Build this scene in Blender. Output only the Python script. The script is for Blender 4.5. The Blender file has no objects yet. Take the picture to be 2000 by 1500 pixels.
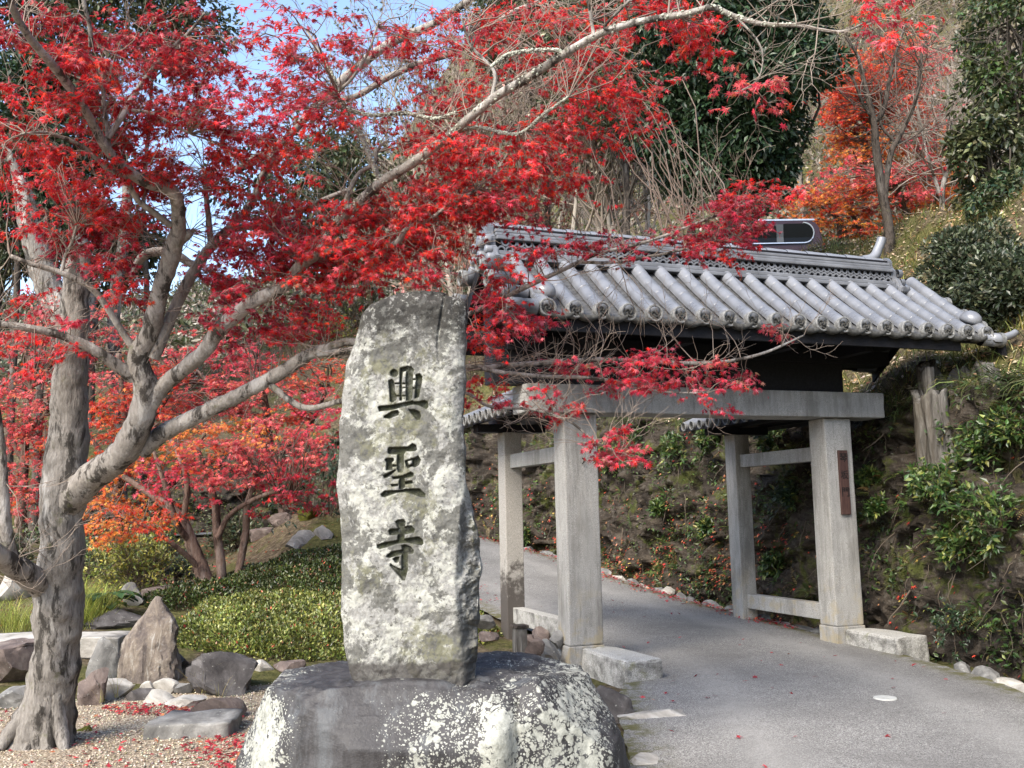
import bpy, bmesh, math, random
import numpy as np
from mathutils import Matrix, Vector

# ------------------------------------------------------------------ camera, world, sun, exposure
SC = bpy.context.scene
COL = SC.collection
CAM = np.array([-4.02, -9.21, 1.402]); YAW, PIT, ROL, FPX = .358, .131, -.02, 1864.7
FW = np.array([math.sin(YAW)*math.cos(PIT), math.cos(YAW)*math.cos(PIT), math.sin(PIT)])
_rt = np.array([math.cos(YAW), -math.sin(YAW), 0.]); _up = np.cross(_rt, FW)
RT = _rt*math.cos(ROL)+_up*math.sin(ROL); UP = -_rt*math.sin(ROL)+_up*math.cos(ROL)
HF = np.array([math.sin(YAW), math.cos(YAW), 0.])          # horizontal forward
HR = _rt.copy()
cd = bpy.data.cameras.new('camera'); cam = bpy.data.objects.new('camera', cd); COL.objects.link(cam)
cd.sensor_width = 36; cd.lens = 36*FPX/2000; cd.clip_start = .05; cd.clip_end = 1000
cam.matrix_world = Matrix(((RT[0], UP[0], -FW[0], CAM[0]), (RT[1], UP[1], -FW[1], CAM[1]), (RT[2], UP[2], -FW[2], CAM[2]), (0, 0, 0, 1)))
SC.camera = cam
SUN = np.array([-.72, -.52, .80]); SUN /= np.linalg.norm(SUN)
W = bpy.data.worlds.new('World'); SC.world = W; W.use_nodes = True
nt = W.node_tree; sky = nt.nodes.new('ShaderNodeTexSky'); sky.sky_type = 'NISHITA'; sky.sun_disc = False
sky.sun_elevation = math.asin(SUN[2]); sky.sun_rotation = math.atan2(SUN[0], SUN[1])
sky.air_density = 1.0; sky.dust_density = 1.2; sky.ozone_density = 1.0
nt.links.new(sky.outputs[0], nt.nodes['Background'].inputs[0]); nt.nodes['Background'].inputs[1].default_value = .125
sl = bpy.data.lights.new('sun', 'SUN'); sun = bpy.data.objects.new('sun', sl); COL.objects.link(sun)
sl.energy = 2.2; sl.angle = math.radians(32); sl.color = (1, .92, .80)
sun.rotation_euler = Vector(SUN).to_track_quat('Z', 'Y').to_euler(); sun.location = (-20, -10, 25)
SC.view_settings.view_transform = 'Standard'; SC.view_settings.look = 'None'; SC.view_settings.exposure = 1.8; SC.view_settings.gamma = 1
SC.render.engine = 'CYCLES'
SC.cycles.max_bounces = 6; SC.cycles.diffuse_bounces = 3; SC.cycles.glossy_bounces = 2; SC.cycles.transmission_bounces = 3; SC.cycles.transparent_max_bounces = 4
SC.cycles.use_denoising = True

def at(px, py, d): return CAM+d*(FW+RT*(px-1000)/FPX-UP*(py-750)/FPX)
def ray(px, py): return FW+RT*(px-1000)/FPX-UP*(py-750)/FPX
def onz(px, py, z):
    v = ray(px, py); return CAM+v*((z-CAM[2])/v[2])
def pix(p):
    d = np.asarray(p)-CAM; z = d@FW
    return 1000+FPX*(d@RT)/z, 750-FPX*(d@UP)/z, z

# ------------------------------------------------------------------ numpy helpers
_r = np.random.RandomState(7); _perm = np.concatenate([_r.permutation(256)]*3)
_grad = _r.normal(size=(256, 3)); _grad /= np.linalg.norm(_grad, axis=1)[:, None]
def noise(p):
    p = np.asarray(p, float); i = np.floor(p).astype(int); f = p-i; i &= 255
    w = f*f*f*(f*(f*6-15)+10); out = np.zeros(p.shape[:-1])
    for dx in (0, 1):
        for dy in (0, 1):
            for dz in (0, 1):
                h = _perm[_perm[_perm[i[..., 0]+dx]+i[..., 1]+dy]+i[..., 2]+dz]
                g = _grad[h]; v = (g*(f-np.array([dx, dy, dz]))).sum(-1)
                wx = w[..., 0] if dx else 1-w[..., 0]; wy = w[..., 1] if dy else 1-w[..., 1]; wz = w[..., 2] if dz else 1-w[..., 2]
                out += v*wx*wy*wz
    return out*1.6
def fbm(p, o=4, l=2.03, g=.5):
    p = np.asarray(p, float); s = 0; a = 1
    for k in range(o): s = s+a*noise(p+k*17.3); p = p*l; a *= g
    return s
def sm(a, b, x): t = np.clip((np.asarray(x, float)-a)/(b-a), 0, 1); return t*t*(3-2*t)
def nrm(v): return v/np.maximum(np.linalg.norm(v, axis=-1, keepdims=True), 1e-9)

# ------------------------------------------------------------------ object helpers
def mesh_np(name, V, F, mat, col=None, smooth=True, mats=None):
    """F: list of index arrays (M,3) / (M,4)"""
    me = bpy.data.meshes.new(name)
    if not isinstance(F, list): F = [F]
    F = [np.asarray(f, np.int32) for f in F if len(f)]
    V = np.asarray(V, np.float32)
    me.vertices.add(len(V)); me.vertices.foreach_set('co', V.ravel())
    loops = np.concatenate([f.ravel() for f in F]); tot = np.concatenate([np.full(len(f), f.shape[1], np.int32) for f in F])
    me.loops.add(len(loops)); me.loops.foreach_set('vertex_index', loops)
    me.polygons.add(len(tot)); st = np.concatenate([[0], np.cumsum(tot)[:-1]]).astype(np.int32)
    me.polygons.foreach_set('loop_start', st)
    me.polygons.foreach_set('use_smooth', np.full(len(tot), smooth))
    if col is not None:
        a = me.color_attributes.new('Col', 'FLOAT_COLOR', 'POINT')
        c = np.ones((len(V), 4), np.float32); c[:, :3] = col; a.data.foreach_set('color', c.ravel())
    me.update(calc_edges=True); me.validate(clean_customdata=False)
    me.materials.append(mat)
    return me
def link(name, me, parent=None, loc=None):
    o = bpy.data.objects.new(name, me); COL.objects.link(o)
    if loc is not None: o.location = loc
    if parent is not None:
        o.parent = parent; o.matrix_parent_inverse = parent_inv(parent)
    return o
_world = {}
def parent_inv(p):
    return _world.get(p.name, Matrix.Identity(4)).inverted()
def tag(o, label=None, cat=None, group=None, kind=None):
    if label: o['label'] = label
    if cat: o['category'] = cat
    if group: o['group'] = group
    if kind: o['kind'] = kind
    return o
def thing(name, label, cat, loc, group=None):
    o = bpy.data.objects.new(name, None); COL.objects.link(o); o.location = Vector(loc); o.empty_display_size = .2
    _world[o.name] = Matrix.Translation(Vector(loc))
    return tag(o, label, cat, group)
def frames(z, rng=None):
    z = nrm(z); a = np.where(np.abs(z[:, 2:3]) < .9, np.array([[0, 0, 1.]]), np.array([[1., 0, 0]]))
    x = nrm(np.cross(a, z)); y = np.cross(z, x)
    if rng is not None:
        t = rng.uniform(0, 2*np.pi, len(z))[:, None]; x, y = x*np.cos(t)+y*np.sin(t), -x*np.sin(t)+y*np.cos(t)
    return x, y, z
def inst(tv, tf, pos, X, Y, Z, sc, col):
    """many copies of a small template joined in one vertex array"""
    sc = np.asarray(sc, float).reshape(-1, 1, 1)
    V = pos[:, None, :]+sc*(tv[None, :, 0:1]*X[:, None, :]+tv[None, :, 1:2]*Y[:, None, :]+tv[None, :, 2:3]*Z[:, None, :])
    n = len(tv); F = (np.asarray(tf)[None]+(np.arange(len(pos))*n)[:, None, None]).reshape(-1, np.asarray(tf).shape[1])
    C = np.repeat(col, n, axis=0)
    return V.reshape(-1, 3), F, C
def tubes(P, Rr, sides=4):
    """batch of polylines (M,K,3) with radii (M,K)"""
    M, K, _ = P.shape
    T = nrm(np.gradient(P, axis=1)); d = nrm(P[:, -1]-P[:, 0]); x, y, z = frames(d)
    X = nrm(x[:, None]-T*(T*x[:, None]).sum(-1, keepdims=True)); Y = np.cross(T, X)
    a = np.arange(sides)*2*np.pi/sides
    V = P[:, :, None]+Rr[:, :, None, None]*(X[:, :, None]*np.cos(a)[None, None, :, None]+Y[:, :, None]*np.sin(a)[None, None, :, None])
    idx = np.arange(M*K*sides).reshape(M, K, sides); nx = np.roll(idx, -1, 2)
    F = np.stack([idx[:, :-1], nx[:, :-1], nx[:, 1:], idx[:, 1:]], -1).reshape(-1, 4)
    return V.reshape(-1, 3), F
class Acc:
    def __init__(s): s.V = []; s.F = []; s.C = []; s.n = 0
    def add(s, V, F, C=None):
        V = np.asarray(V, float); s.V.append(V); F = F if isinstance(F, list) else [F]
        for f in F:
            f = np.asarray(f)
            if len(f): s.F.append(f+s.n)
        s.C.append(np.ones((len(V), 3))*.5 if C is None else np.broadcast_to(C, (len(V), 3))); s.n += len(V)
    def mesh(s, name, mat, smooth=True, col=True):
        by = {}
        for f in s.F: by.setdefault(f.shape[1], []).append(f)
        return mesh_np(name, np.concatenate(s.V), [np.concatenate(v) for v in by.values()], mat, np.concatenate(s.C) if col else None, smooth)
def catmull(Q, n):
    Q = np.asarray(Q, float); m = len(Q); t = np.linspace(0, m-1-1e-6, n); i = t.astype(int); f = (t-i)[:, None]
    E_ = np.concatenate([[2*Q[0]-Q[1]], Q, [2*Q[-1]-Q[-2]]]); a, b, c, d = E_[i], E_[i+1], E_[i+2], E_[i+3]
    return .5*(2*b+(c-a)*f+(2*a-5*b+4*c-d)*f*f+(3*b-a-3*c+d)*f**3)
def limb(acc, Q, sides=14, seg=.05, rough=.12, seed=0, cap=False):
    """Q: (N,4) world xyz + radius -> gnarled tube"""
    Q = np.asarray(Q, float); L = np.linalg.norm(np.diff(Q[:, :3], axis=0), axis=1).sum()
    n = max(len(Q)*3, int(L/seg)); S = catmull(Q, n); P = S[:, :3]; r = np.maximum(S[:, 3], .0015)
    T = nrm(np.gradient(P, axis=0)); x = np.zeros_like(P)
    a0 = np.array([0, 0, 1.]) if abs(T[0, 2]) < .8 else np.array([1., 0, 0]); u = np.cross(a0, T[0]); u /= np.linalg.norm(u)
    for i in range(n): u = u-T[i]*(u@T[i]); u /= np.linalg.norm(u); x[i] = u
    y = np.cross(T, x); a = np.arange(sides)*2*np.pi/sides
    D_ = x[:, None]*np.cos(a)[None, :, None]+y[:, None]*np.sin(a)[None, :, None]
    V = P[:, None]+r[:, None, None]*D_
    dn = fbm(V/np.maximum(r.mean(), .02)/1.2+seed*3.1, 3)
    V = V+D_*(dn*rough)[..., None]*r[:, None, None]
    idx = np.arange(n*sides).reshape(n, sides); nx = np.roll(idx, -1, 1)
    F = [np.stack([idx[:-1], nx[:-1], nx[1:], idx[1:]], -1).reshape(-1, 4)]
    V = V.reshape(-1, 3)
    if cap:
        V = np.concatenate([V, [P[-1]+T[-1]*r[-1]*.1]]); k = n*sides
        F.append(np.stack([idx[-1], nx[-1], np.full(sides, k)], -1))
    acc.add(V, F)
    return S
def box_vf(x0, x1, y0, y1, z0, z1):
    V = np.array([(x, y, z) for z in (z0, z1) for y in (y0, y1) for x in (x0, x1)], float)
    F = np.array([(0, 2, 3, 1), (4, 5, 7, 6), (0, 1, 5, 4), (2, 6, 7, 3), (0, 4, 6, 2), (1, 3, 7, 5)])
    return V, F
def bm_mesh(name, bm, mat, smooth=False):
    me = bpy.data.meshes.new(name); bm.normal_update(); bm.to_mesh(me); bm.free(); me.materials.append(mat)
    me.polygons.foreach_set('use_smooth', [smooth]*len(me.polygons)); return me
def block(name, x0, x1, y0, y1, z0, z1, mat, parent=None, bev=.012, rough=0., seed=0, cuts=0, taper=None):
    """bevelled stone or wood block, optionally roughened"""
    bm = bmesh.new(); bmesh.ops.create_cube(bm, size=1)
    for v in bm.verts: v.co = Vector(((x0+x1)/2+v.co.x*(x1-x0), (y0+y1)/2+v.co.y*(y1-y0), (z0+z1)/2+v.co.z*(z1-z0)))
    if taper:
        cx, cy = (x0+x1)/2, (y0+y1)/2
        for v in bm.verts:
            if v.co.z > (z0+z1)/2: v.co.x = cx+(v.co.x-cx)*taper; v.co.y = cy+(v.co.y-cy)*taper
    if bev: bmesh.ops.bevel(bm, geom=bm.edges[:], offset=bev, segments=2, affect='EDGES', profile=.6)
    if rough:
        bmesh.ops.subdivide_edges(bm, edges=[e for e in bm.edges if e.calc_length() > .05], cuts=max(cuts, 3), use_grid_fill=True)
        co = np.array([v.co for v in bm.verts]); n = np.stack([fbm(co*9+seed+k*31, 3) for k in range(3)], -1)*rough
        for v, d in zip(bm.verts, n): v.co += Vector(d)
    o = link(name, bm_mesh(name, bm, mat, False), parent)
    return o

# ------------------------------------------------------------------ materials
def mat(name):
    m = bpy.data.materials.new(name); m.use_nodes = True; return m, m.node_tree.nodes, m.node_tree.links, m.node_tree.nodes['Principled BSDF']
class NT:
    def __init__(s, name, coord='Object', scale=(1, 1, 1)):
        s.m, s.n, s.l, s.b = mat(name); tc = s.n.new('ShaderNodeTexCoord'); mp = s.n.new('ShaderNodeMapping'); mp.inputs['Scale'].default_value = scale
        s.l.new(tc.outputs[coord], mp.inputs[0]); s.v = mp.outputs[0]; s.tc = tc
    def noise(s, sc, det=5, ro=.6, vec=None, dist=0):
        t = s.n.new('ShaderNodeTexNoise'); t.inputs['Scale'].default_value = sc; t.inputs['Detail'].default_value = det; t.inputs['Roughness'].default_value = ro
        t.inputs['Distortion'].default_value = dist; s.l.new(vec or s.v, t.inputs['Vector']); return t.outputs['Fac']
    def vor(s, sc, feat='F1', out='Distance', vec=None, rnd=1):
        t = s.n.new('ShaderNodeTexVoronoi'); t.feature = feat; t.inputs['Scale'].default_value = sc; t.inputs['Randomness'].default_value = rnd; s.l.new(vec or s.v, t.inputs['Vector']); return t.outputs[out]
    def noisevec(s, sc, amt):
        wn = s.n.new('ShaderNodeTexNoise'); wn.inputs['Scale'].default_value = sc*4; wn.inputs['Detail'].default_value = 6; s.l.new(s.v, wn.inputs['Vector'])
        w = s.n.new('ShaderNodeVectorMath'); w.operation = 'MULTIPLY_ADD'; s.l.new(wn.outputs['Color'], w.inputs[0]); w.inputs[1].default_value = (amt, amt, amt); s.l.new(s.v, w.inputs[2]); return w.outputs[0]
    def scaled(s, sc):
        mp = s.n.new('ShaderNodeMapping'); mp.inputs['Scale'].default_value = sc; s.l.new(s.tc.outputs['Object'], mp.inputs[0]); return mp.outputs[0]
    def ramp(s, f, stops, interp='LINEAR'):
        r = s.n.new('ShaderNodeValToRGB'); r.color_ramp.interpolation = interp; e = r.color_ramp.elements
        for i, (p, c) in enumerate(stops):
            c = (c, c, c, 1) if isinstance(c, (int, float)) else (*c, 1)
            if i < 2: e[i].position = p; e[i].color = c
            else: k = e.new(p); k.color = c
        s.l.new(f, r.inputs[0]); return r.outputs[0]
    def mix(s, f, a, b, mode='MIX'):
        x = s.n.new('ShaderNodeMix'); x.data_type = 'RGBA'; x.blend_type = mode
        for sock, v in ((x.inputs[0], f), (x.inputs[6], a), (x.inputs[7], b)):
            if hasattr(v, 'is_linked') or isinstance(v, bpy.types.NodeSocket): s.l.new(v, sock)
            elif isinstance(v, (int, float)): sock.default_value = v if sock == x.inputs[0] else (v, v, v, 1)
            else: sock.default_value = (*v, 1)
        return x.outputs[2]
    def math(s, op, a, b=0.):
        x = s.n.new('ShaderNodeMath'); x.operation = op
        for k, v in ((0, a), (1, b)):
            if isinstance(v, bpy.types.NodeSocket): s.l.new(v, x.inputs[k])
            else: x.inputs[k].default_value = v
        return x.outputs[0]
    def attr(s, name='Col', out='Color'):
        a = s.n.new('ShaderNodeAttribute'); a.attribute_name = name; return a.outputs[out]
    def pos(s, ax):
        g = s.n.new('ShaderNodeSeparateXYZ'); s.l.new(s.tc.outputs['Object'], g.inputs[0]); return g.outputs[ax]
    def nz(s):
        g = s.n.new('ShaderNodeNewGeometry'); q = s.n.new('ShaderNodeSeparateXYZ'); s.l.new(g.outputs['Normal'], q.inputs[0]); return q.outputs[2]
    def done(s, col=None, rough=.8, bump=None, bs=.3, bd=.01, spec=.3):
        if col is not None:
            if isinstance(col, bpy.types.NodeSocket): s.l.new(col, s.b.inputs['Base Color'])
            else: s.b.inputs['Base Color'].default_value = (*col, 1)
        if isinstance(rough, bpy.types.NodeSocket): s.l.new(rough, s.b.inputs['Roughness'])
        else: s.b.inputs['Roughness'].default_value = rough
        s.b.inputs['Specular IOR Level'].default_value = spec
        if bump is not None:
            b = s.n.new('ShaderNodeBump'); b.inputs['Strength'].default_value = bs; b.inputs['Distance'].default_value = bd
            s.l.new(bump, b.inputs['Height']); s.l.new(b.outputs[0], s.b.inputs['Normal'])
        return s.m
def leaf_mat(name, trans=.35, rough=.55, spec=.3, col=None):
    t = NT(name); c = t.attr() if col is None else None
    t.done(c if c is not None else col, rough, spec=spec)
    tr = t.n.new('ShaderNodeBsdfTranslucent'); mx = t.n.new('ShaderNodeMixShader'); mx.inputs[0].default_value = trans
    if c is not None: t.l.new(c, tr.inputs[0])
    else: tr.inputs[0].default_value = (*col, 1)
    t.l.new(t.b.outputs[0], mx.inputs[1]); t.l.new(tr.outputs[0], mx.inputs[2]); t.l.new(mx.outputs[0], t.n['Material Output'].inputs[0]); return t.m

M = {}
def build_materials():
    M['maple'] = leaf_mat('maple_leaf', .50, .36, .5)
    M['leaf'] = leaf_mat('green_leaf', .2, .38, .5)
    M['grassm'] = leaf_mat('grass_blade', .3, .55, .3)
    M['litter'] = leaf_mat('fallen_leaf', .1, .7, .2)
    # granite of the gate
    t = NT('granite'); sp = t.noise(180, 3, .7); big = t.noise(2.2, 5, .65); st = t.noise(1.5, 6, .7, t.scaled((3, 3, .7)))
    c = t.ramp(sp, [(.36, (.17, .163, .150)), (.5, (.34, .33, .308)), (.64, (.48, .467, .44))])
    c = t.mix(t.ramp(big, [(.40, 0.), (.62, .45)]), c, (.24, .235, .22), 'MIX')
    c = t.mix(t.ramp(st, [(.47, 0.), (.64, .6)]), c, (.12, .112, .098), 'MIX'); st2 = t.noise(5, 7, .75, t.scaled((5, 5, .35))); c = t.mix(t.ramp(st2, [(.55, 0.), (.66, .5)]), c, (.10, .094, .085)); c = t.mix(t.ramp(t.noise(16, 6, .8), [(.60, 0.), (.70, .5)]), c, (.42, .41, .36))
    low = t.math('MULTIPLY', t.ramp(t.pos(2), [(0, 1.), (.75, 0.)]), t.ramp(t.noise(5, 4, .6), [(.5, 0.), (.62, .5)]))
    c = t.mix(low, c, (.34, .27, .14))
    M['granite'] = t.done(c, .82, t.noise(120, 4, .7), .35, .004)
    # stained dark granite of the left rear post
    t = NT('stained_granite'); sp = t.noise(180, 3, .7)
    c = t.ramp(sp, [(.36, (.17, .16, .145)), (.5, (.30, .285, .26)), (.64, (.42, .40, .37))])
    h = t.math('ADD', t.pos(2), t.math('MULTIPLY', t.noise(9, 6, .75), 1.9))
    c = t.mix(t.ramp(h, [(.0, 1.), (.98, .95), (.99, .95), (1., 0.)]) if False else t.ramp(t.math('MULTIPLY', h, .5), [(.70, .93), (.86, 0.)]), c, (.055, .047, .042))
    M['stained'] = t.done(c, .8, t.noise(90, 4, .7), .35, .004)
    # weathered kerb blocks
    t = NT('mossy_granite'); sp = t.noise(110, 4, .75); pa = t.noise(7, 7, .7)
    c = t.ramp(sp, [(.36, (.16, .155, .14)), (.5, (.38, .37, .34)), (.64, (.55, .54, .51))])
    side = t.math('SUBTRACT', 1., t.nz())
    c = t.mix(t.math('MULTIPLY', side, t.ramp(pa, [(.42, 0.), (.64, .85)])), c, (.075, .07, .062))
    c = t.mix(t.ramp(t.noise(4.3, 6, .7), [(.58, 0.), (.7, .6)]), c, (.18, .18, .08))
    M['kerb'] = t.done(c, .88, t.noise(60, 5, .7), .5, .008)
    # roof tiles
    t = NT('roof_tile'); n1 = t.noise(3.0, 5, .6); n2 = t.noise(60, 3, .6)
    c = t.ramp(n1, [(.35, (.115, .119, .130)), (.65, (.20, .206, .222))]); c = t.mix(t.ramp(n2, [(.58, 0.), (.7, .25)]), c, (.13, .13, .125))
    M['tile'] = t.done(c, t.ramp(n1, [(.3, .24), (.7, .44)]), n2, .08, .002, .6)
    t = NT('tile_end'); n1 = t.noise(26, 6, .7)
    c = t.ramp(n1, [(.36, (.035, .034, .031)), (.55, (.075, .073, .066)), (.72, (.14, .138, .12))]); M['tile_end'] = t.done(c, .75, n1, .3, .004)
    t = NT('tile_rim'); n1 = t.noise(30, 6, .7); c = t.ramp(n1, [(.36, (.10, .10, .098)), (.55, (.19, .19, .185)), (.70, (.30, .30, .27))]); M['tile_rim'] = t.done(c, .6, n1, .2, .003)
    t = NT('pan_tile'); n1 = t.noise(22, 6, .7); c = t.ramp(n1, [(.36, (.04, .04, .041)), (.6, (.085, .086, .088)), (.74, (.19, .19, .175))]); M['pan'] = t.done(c, .55, n1, .2, .003, .5)
    # black painted timber
    t = NT('black_wood', scale=(2, 2, 2)); n1 = t.noise(20, 4, .6); c = t.ramp(n1, [(.3, (.006, .006, .008)), (.7, (.016, .016, .019))]); M['black'] = t.done(c, .6, n1, .2, .004, .25)
    t = NT('plaque_wood', scale=(14, 14, 1.2)); n1 = t.noise(6, 5, .65); c = t.ramp(n1, [(.3, (.040, .020, .017)), (.7, (.085, .046, .038))]); M['plaque'] = t.done(c, .7, n1, .4, .004)
    t = NT('ink'); M['ink'] = t.done((.008, .007, .007), .8)
    # stele
    t = NT('stele_stone'); car = t.attr('Col', 'Color')
    fine = t.noise(70, 5, .75); mid = t.noise(9, 8, .75, dist=.4); mid2 = t.noise(4.2, 7, .72, dist=.3); mid3 = t.noise(22, 6, .75)
    c = t.ramp(fine, [(.3, (.15, .147, .135)), (.55, (.25, .247, .232)), (.75, (.34, .337, .318))])
    c = t.mix(t.ramp(mid, [(.485, 0.), (.55, .85)]), c, t.mix(fine, (.29, .29, .258), (.46, .462, .41)))
    c = t.mix(t.ramp(mid2, [(.50, 0.), (.535, .9)]), c, t.ramp(mid3, [(.35, (.055, .054, .05)), (.6, (.13, .128, .115))]))
    c = t.mix(t.ramp(mid3, [(.585, 0.), (.62, .9)]), c, (.085, .082, .072))
    ol = t.noise(3.1, 7, .75, t.scaled((1.0, 1.0, .8))); c = t.mix(t.math('MULTIPLY', t.ramp(ol, [(.545, 0.), (.61, .6)]), t.ramp(mid3, [(.42, 0.), (.5, 1.)])), c, (.15, .147, .085))
    top = t.ramp(t.math('ADD', t.math('MULTIPLY', t.pos(2), .4), t.math('MULTIPLY', mid3, .25)), [(1.085, 0.), (1.13, .92)]) if False else None
    zt = t.math('ADD', t.pos(2), t.math('MULTIPLY', t.noise(13, 6, .75), .8))
    c = t.mix(t.math('MULTIPLY', t.ramp(t.math('SUBTRACT', zt, 2.15), [(.62, 0.), (.80, .95)]), t.ramp(mid3, [(.40, 0.), (.48, 1.)])), c, (.035, .033, .03))
    sepc = t.n.new('ShaderNodeSeparateColor'); t.l.new(car, sepc.inputs[0])
    c = t.mix(t.math('MULTIPLY', sepc.outputs[0], t.ramp(t.noise(16, 6, .75), [(.30, .62), (.52, 1.)])), c, t.ramp(mid3, [(.35, (.018, .018, .015)), (.65, (.05, .054, .030))]))
    c = t.mix(sepc.outputs[1], c, (.045, .04, .037))
    h = t.math('ADD', mid, t.math('MULTIPLY', fine, .5)); M['stele'] = t.done(c, .9, h, .6, .012, .2)
    # pedestal boulder
    t = NT('lichen_boulder'); fine = t.noise(40, 6, .7); broad = t.noise(1.5, 4, .6); flow = t.noise(3.2, 7, .7, t.scaled((4, 4, .6)))
    c = t.ramp(flow, [(.3, (.018, .017, .0175)), (.5, (.034, .032, .033)), (.72, (.066, .064, .066))])
    c = t.mix(t.ramp(fine, [(.5, 0.), (.75, .35)]), c, (.11, .105, .105)); c = t.mix(t.ramp(t.noise(2.3, 6, .7, t.scaled((3, 3, .35))), [(.52, 0.), (.64, .7)]), c, (.085, .09, .095))
    wv = t.n.new('ShaderNodeVectorMath'); wn = t.n.new('ShaderNodeTexNoise'); wn.inputs['Scale'].default_value = 9; wn.inputs['Detail'].default_value = 5; t.l.new(t.v, wn.inputs['Vector']); wv.operation = 'MULTIPLY_ADD'; t.l.new(wn.outputs['Color'], wv.inputs[0]); wv.inputs[1].default_value = (.08, .08, .08); t.l.new(t.v, wv.inputs[2]); wv = wv.outputs[0]
    v1 = t.vor(30, vec=wv); v2 = t.vor(75, vec=wv); v3 = t.vor(12, vec=wv)
    side = t.math('SUBTRACT', 1.08, t.nz())
    dens = t.math('MULTIPLY', t.attr('Col', 'Fac'), 1.0)
    def spots(v, thr, fac):
        a = t.math('MULTIPLY', dens, fac); a = t.math('ADD', a, t.math('MULTIPLY', t.math('SUBTRACT', t.noise(7, 5, .7), .5), .9)); a = t.math('SUBTRACT', a, v); return t.ramp(a, [(thr, 0.), (thr+.09, .95)])
    lc = t.mix(t.ramp(t.noise(24, 5, .75), [(.35, 0.), (.65, 1.)]), (.20, .205, .18), (.41, .415, .365))
    c = t.mix(spots(v1, .06, .75), c, lc); c = t.mix(spots(v2, .06, .8), c, lc); c = t.mix(spots(v3, .10, .72), c, lc)
    M['boulder'] = t.done(c, t.ramp(flow, [(.3, .45), (.7, .75)]), t.math('ADD', fine, t.math('MULTIPLY', v2, .3)), .35, .01, .4)
    # garden rocks (three kinds)
    for nm, a, b, c3, lich in (('rock_brown', (.055, .042, .038), (.13, .10, .088), (.24, .20, .17), .6), ('rock_grey', (.07, .068, .066), (.17, .165, .155), (.30, .295, .28), .75), ('rock_pale', (.18, .165, .14), (.34, .32, .285), (.48, .46, .42), .7), ('rock_dark', (.03, .027, .027), (.075, .068, .066), (.15, .14, .135), .55)):
        t = NT(nm); n1 = t.noise(3.5, 7, .7, dist=.5); n2 = t.noise(30, 5, .7); c = t.ramp(n1, [(.32, a), (.5, b), (.68, c3)]); c = t.mix(t.ramp(n2, [(.62, 0.), (.70, lich)]), c, (.45, .45, .41))
        M[nm] = t.done(c, .85, t.math('ADD', n1, t.math('MULTIPLY', n2, .4)), .6, .02)
    t = NT('rock_streak'); n1 = t.noise(5, 8, .75, t.scaled((1.6, 1.6, .45)), .6); n2 = t.noise(28, 5, .7); c = t.ramp(n1, [(.30, (.045, .036, .034)), (.45, (.12, .098, .085)), (.56, (.20, .165, .13)), (.66, (.36, .345, .32))]); c = t.mix(t.ramp(n2, [(.58, 0.), (.7, .5)]), c, (.30, .29, .27)); M['rock_streak'] = t.done(c, .85, t.math('ADD', n1, t.math('MULTIPLY', n2, .4)), .9, .03)
    # asphalt
    t = NT('asphalt'); a1 = t.vor(150, out='Color'); bw = t.n.new('ShaderNodeRGBToBW'); t.l.new(a1, bw.inputs[0]); big = t.noise(.9, 6, .65); n2 = t.noise(5, 5, .7)
    c = t.ramp(bw.outputs[0], [(.15, (.09, .086, .080)), (.5, (.185, .178, .167)), (.85, (.36, .35, .33))])
    c = t.mix(t.ramp(big, [(.42, 0.), (.66, .55)]), c, (.105, .10, .094)); c = t.mix(t.ramp(n2, [(.60, 0.), (.74, .4)]), c, (.34, .33, .31)); c = t.mix(t.ramp(t.noise(2.2, 7, .75, dist=1.2), [(.60, 0.), (.68, .35)]), c, (.07, .066, .06)); c = t.mix(t.ramp(t.vor(.55, 'DISTANCE_TO_EDGE', vec=t.noisevec(.5, .35)), [(.0, .16), (.008, 0.)]), c, (.05, .047, .043)); sc_ = t.n.new('ShaderNodeSeparateColor'); t.l.new(t.attr(), sc_.inputs[0]); c = t.mix(t.math('MULTIPLY', sc_.outputs[1], t.ramp(t.noise(1.7, 6, .7), [(.35, .15), (.65, .55)])), c, (.30, .29, .27)); ed = t.math('MULTIPLY', sc_.outputs[0], t.ramp(t.noise(6, 7, .75), [(.42, 0.), (.56, 1.)])); c = t.mix(ed, c, t.mix(t.noise(20, 4, .7), (.045, .043, .012), (.13, .12, .04)))
    M['asphalt'] = t.done(c, .86, bw.outputs[0], .5, .006)
    # soil / slope
    t = NT('hill_soil'); n1 = t.noise(1.1, 7, .7); n2 = t.noise(14, 6, .75); n3 = t.noise(.35, 4, .6)
    c = t.ramp(n2, [(.3, (.035, .026, .017)), (.5, (.10, .078, .05)), (.68, (.22, .175, .115))])
    c = t.mix(t.ramp(n1, [(.46, 0.), (.56, .8)]), c, t.ramp(n2, [(.35, (.035, .045, .012)), (.65, (.13, .125, .04))]))
    M['soil'] = t.done(c, .95, t.math('ADD', n2, n1), .9, .06, .1)
    # rock face
    t = NT('rock_face'); n1 = t.noise(1.6, 8, .72, dist=.6); n2 = t.noise(11, 7, .75); st = t.noise(3, 7, .7, t.scaled((1, 1, 2.6)), .8); n4 = t.noise(.9, 5, .65)
    c = t.ramp(st, [(.30, (.012, .010, .008)), (.48, (.038, .030, .023)), (.62, (.075, .061, .047)), (.76, (.16, .14, .115))])
    c = t.mix(t.ramp(n2, [(.56, 0.), (.68, .55)]), c, (.16, .14, .115)); c = t.mix(t.ramp(n1, [(.53, 0.), (.60, .8)]), c, t.ramp(n2, [(.35, (.020, .026, .006)), (.62, (.085, .098, .018))]))
    c = t.mix(t.ramp(t.noise(5, 7, .75, t.scaled((2.5, 2.5, .5))), [(.55, 0.), (.66, .6)]), c, (.13, .12, .105)); c = t.mix(t.ramp(n4, [(.56, 0.), (.66, .6)]), c, (.02, .017, .014))
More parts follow.
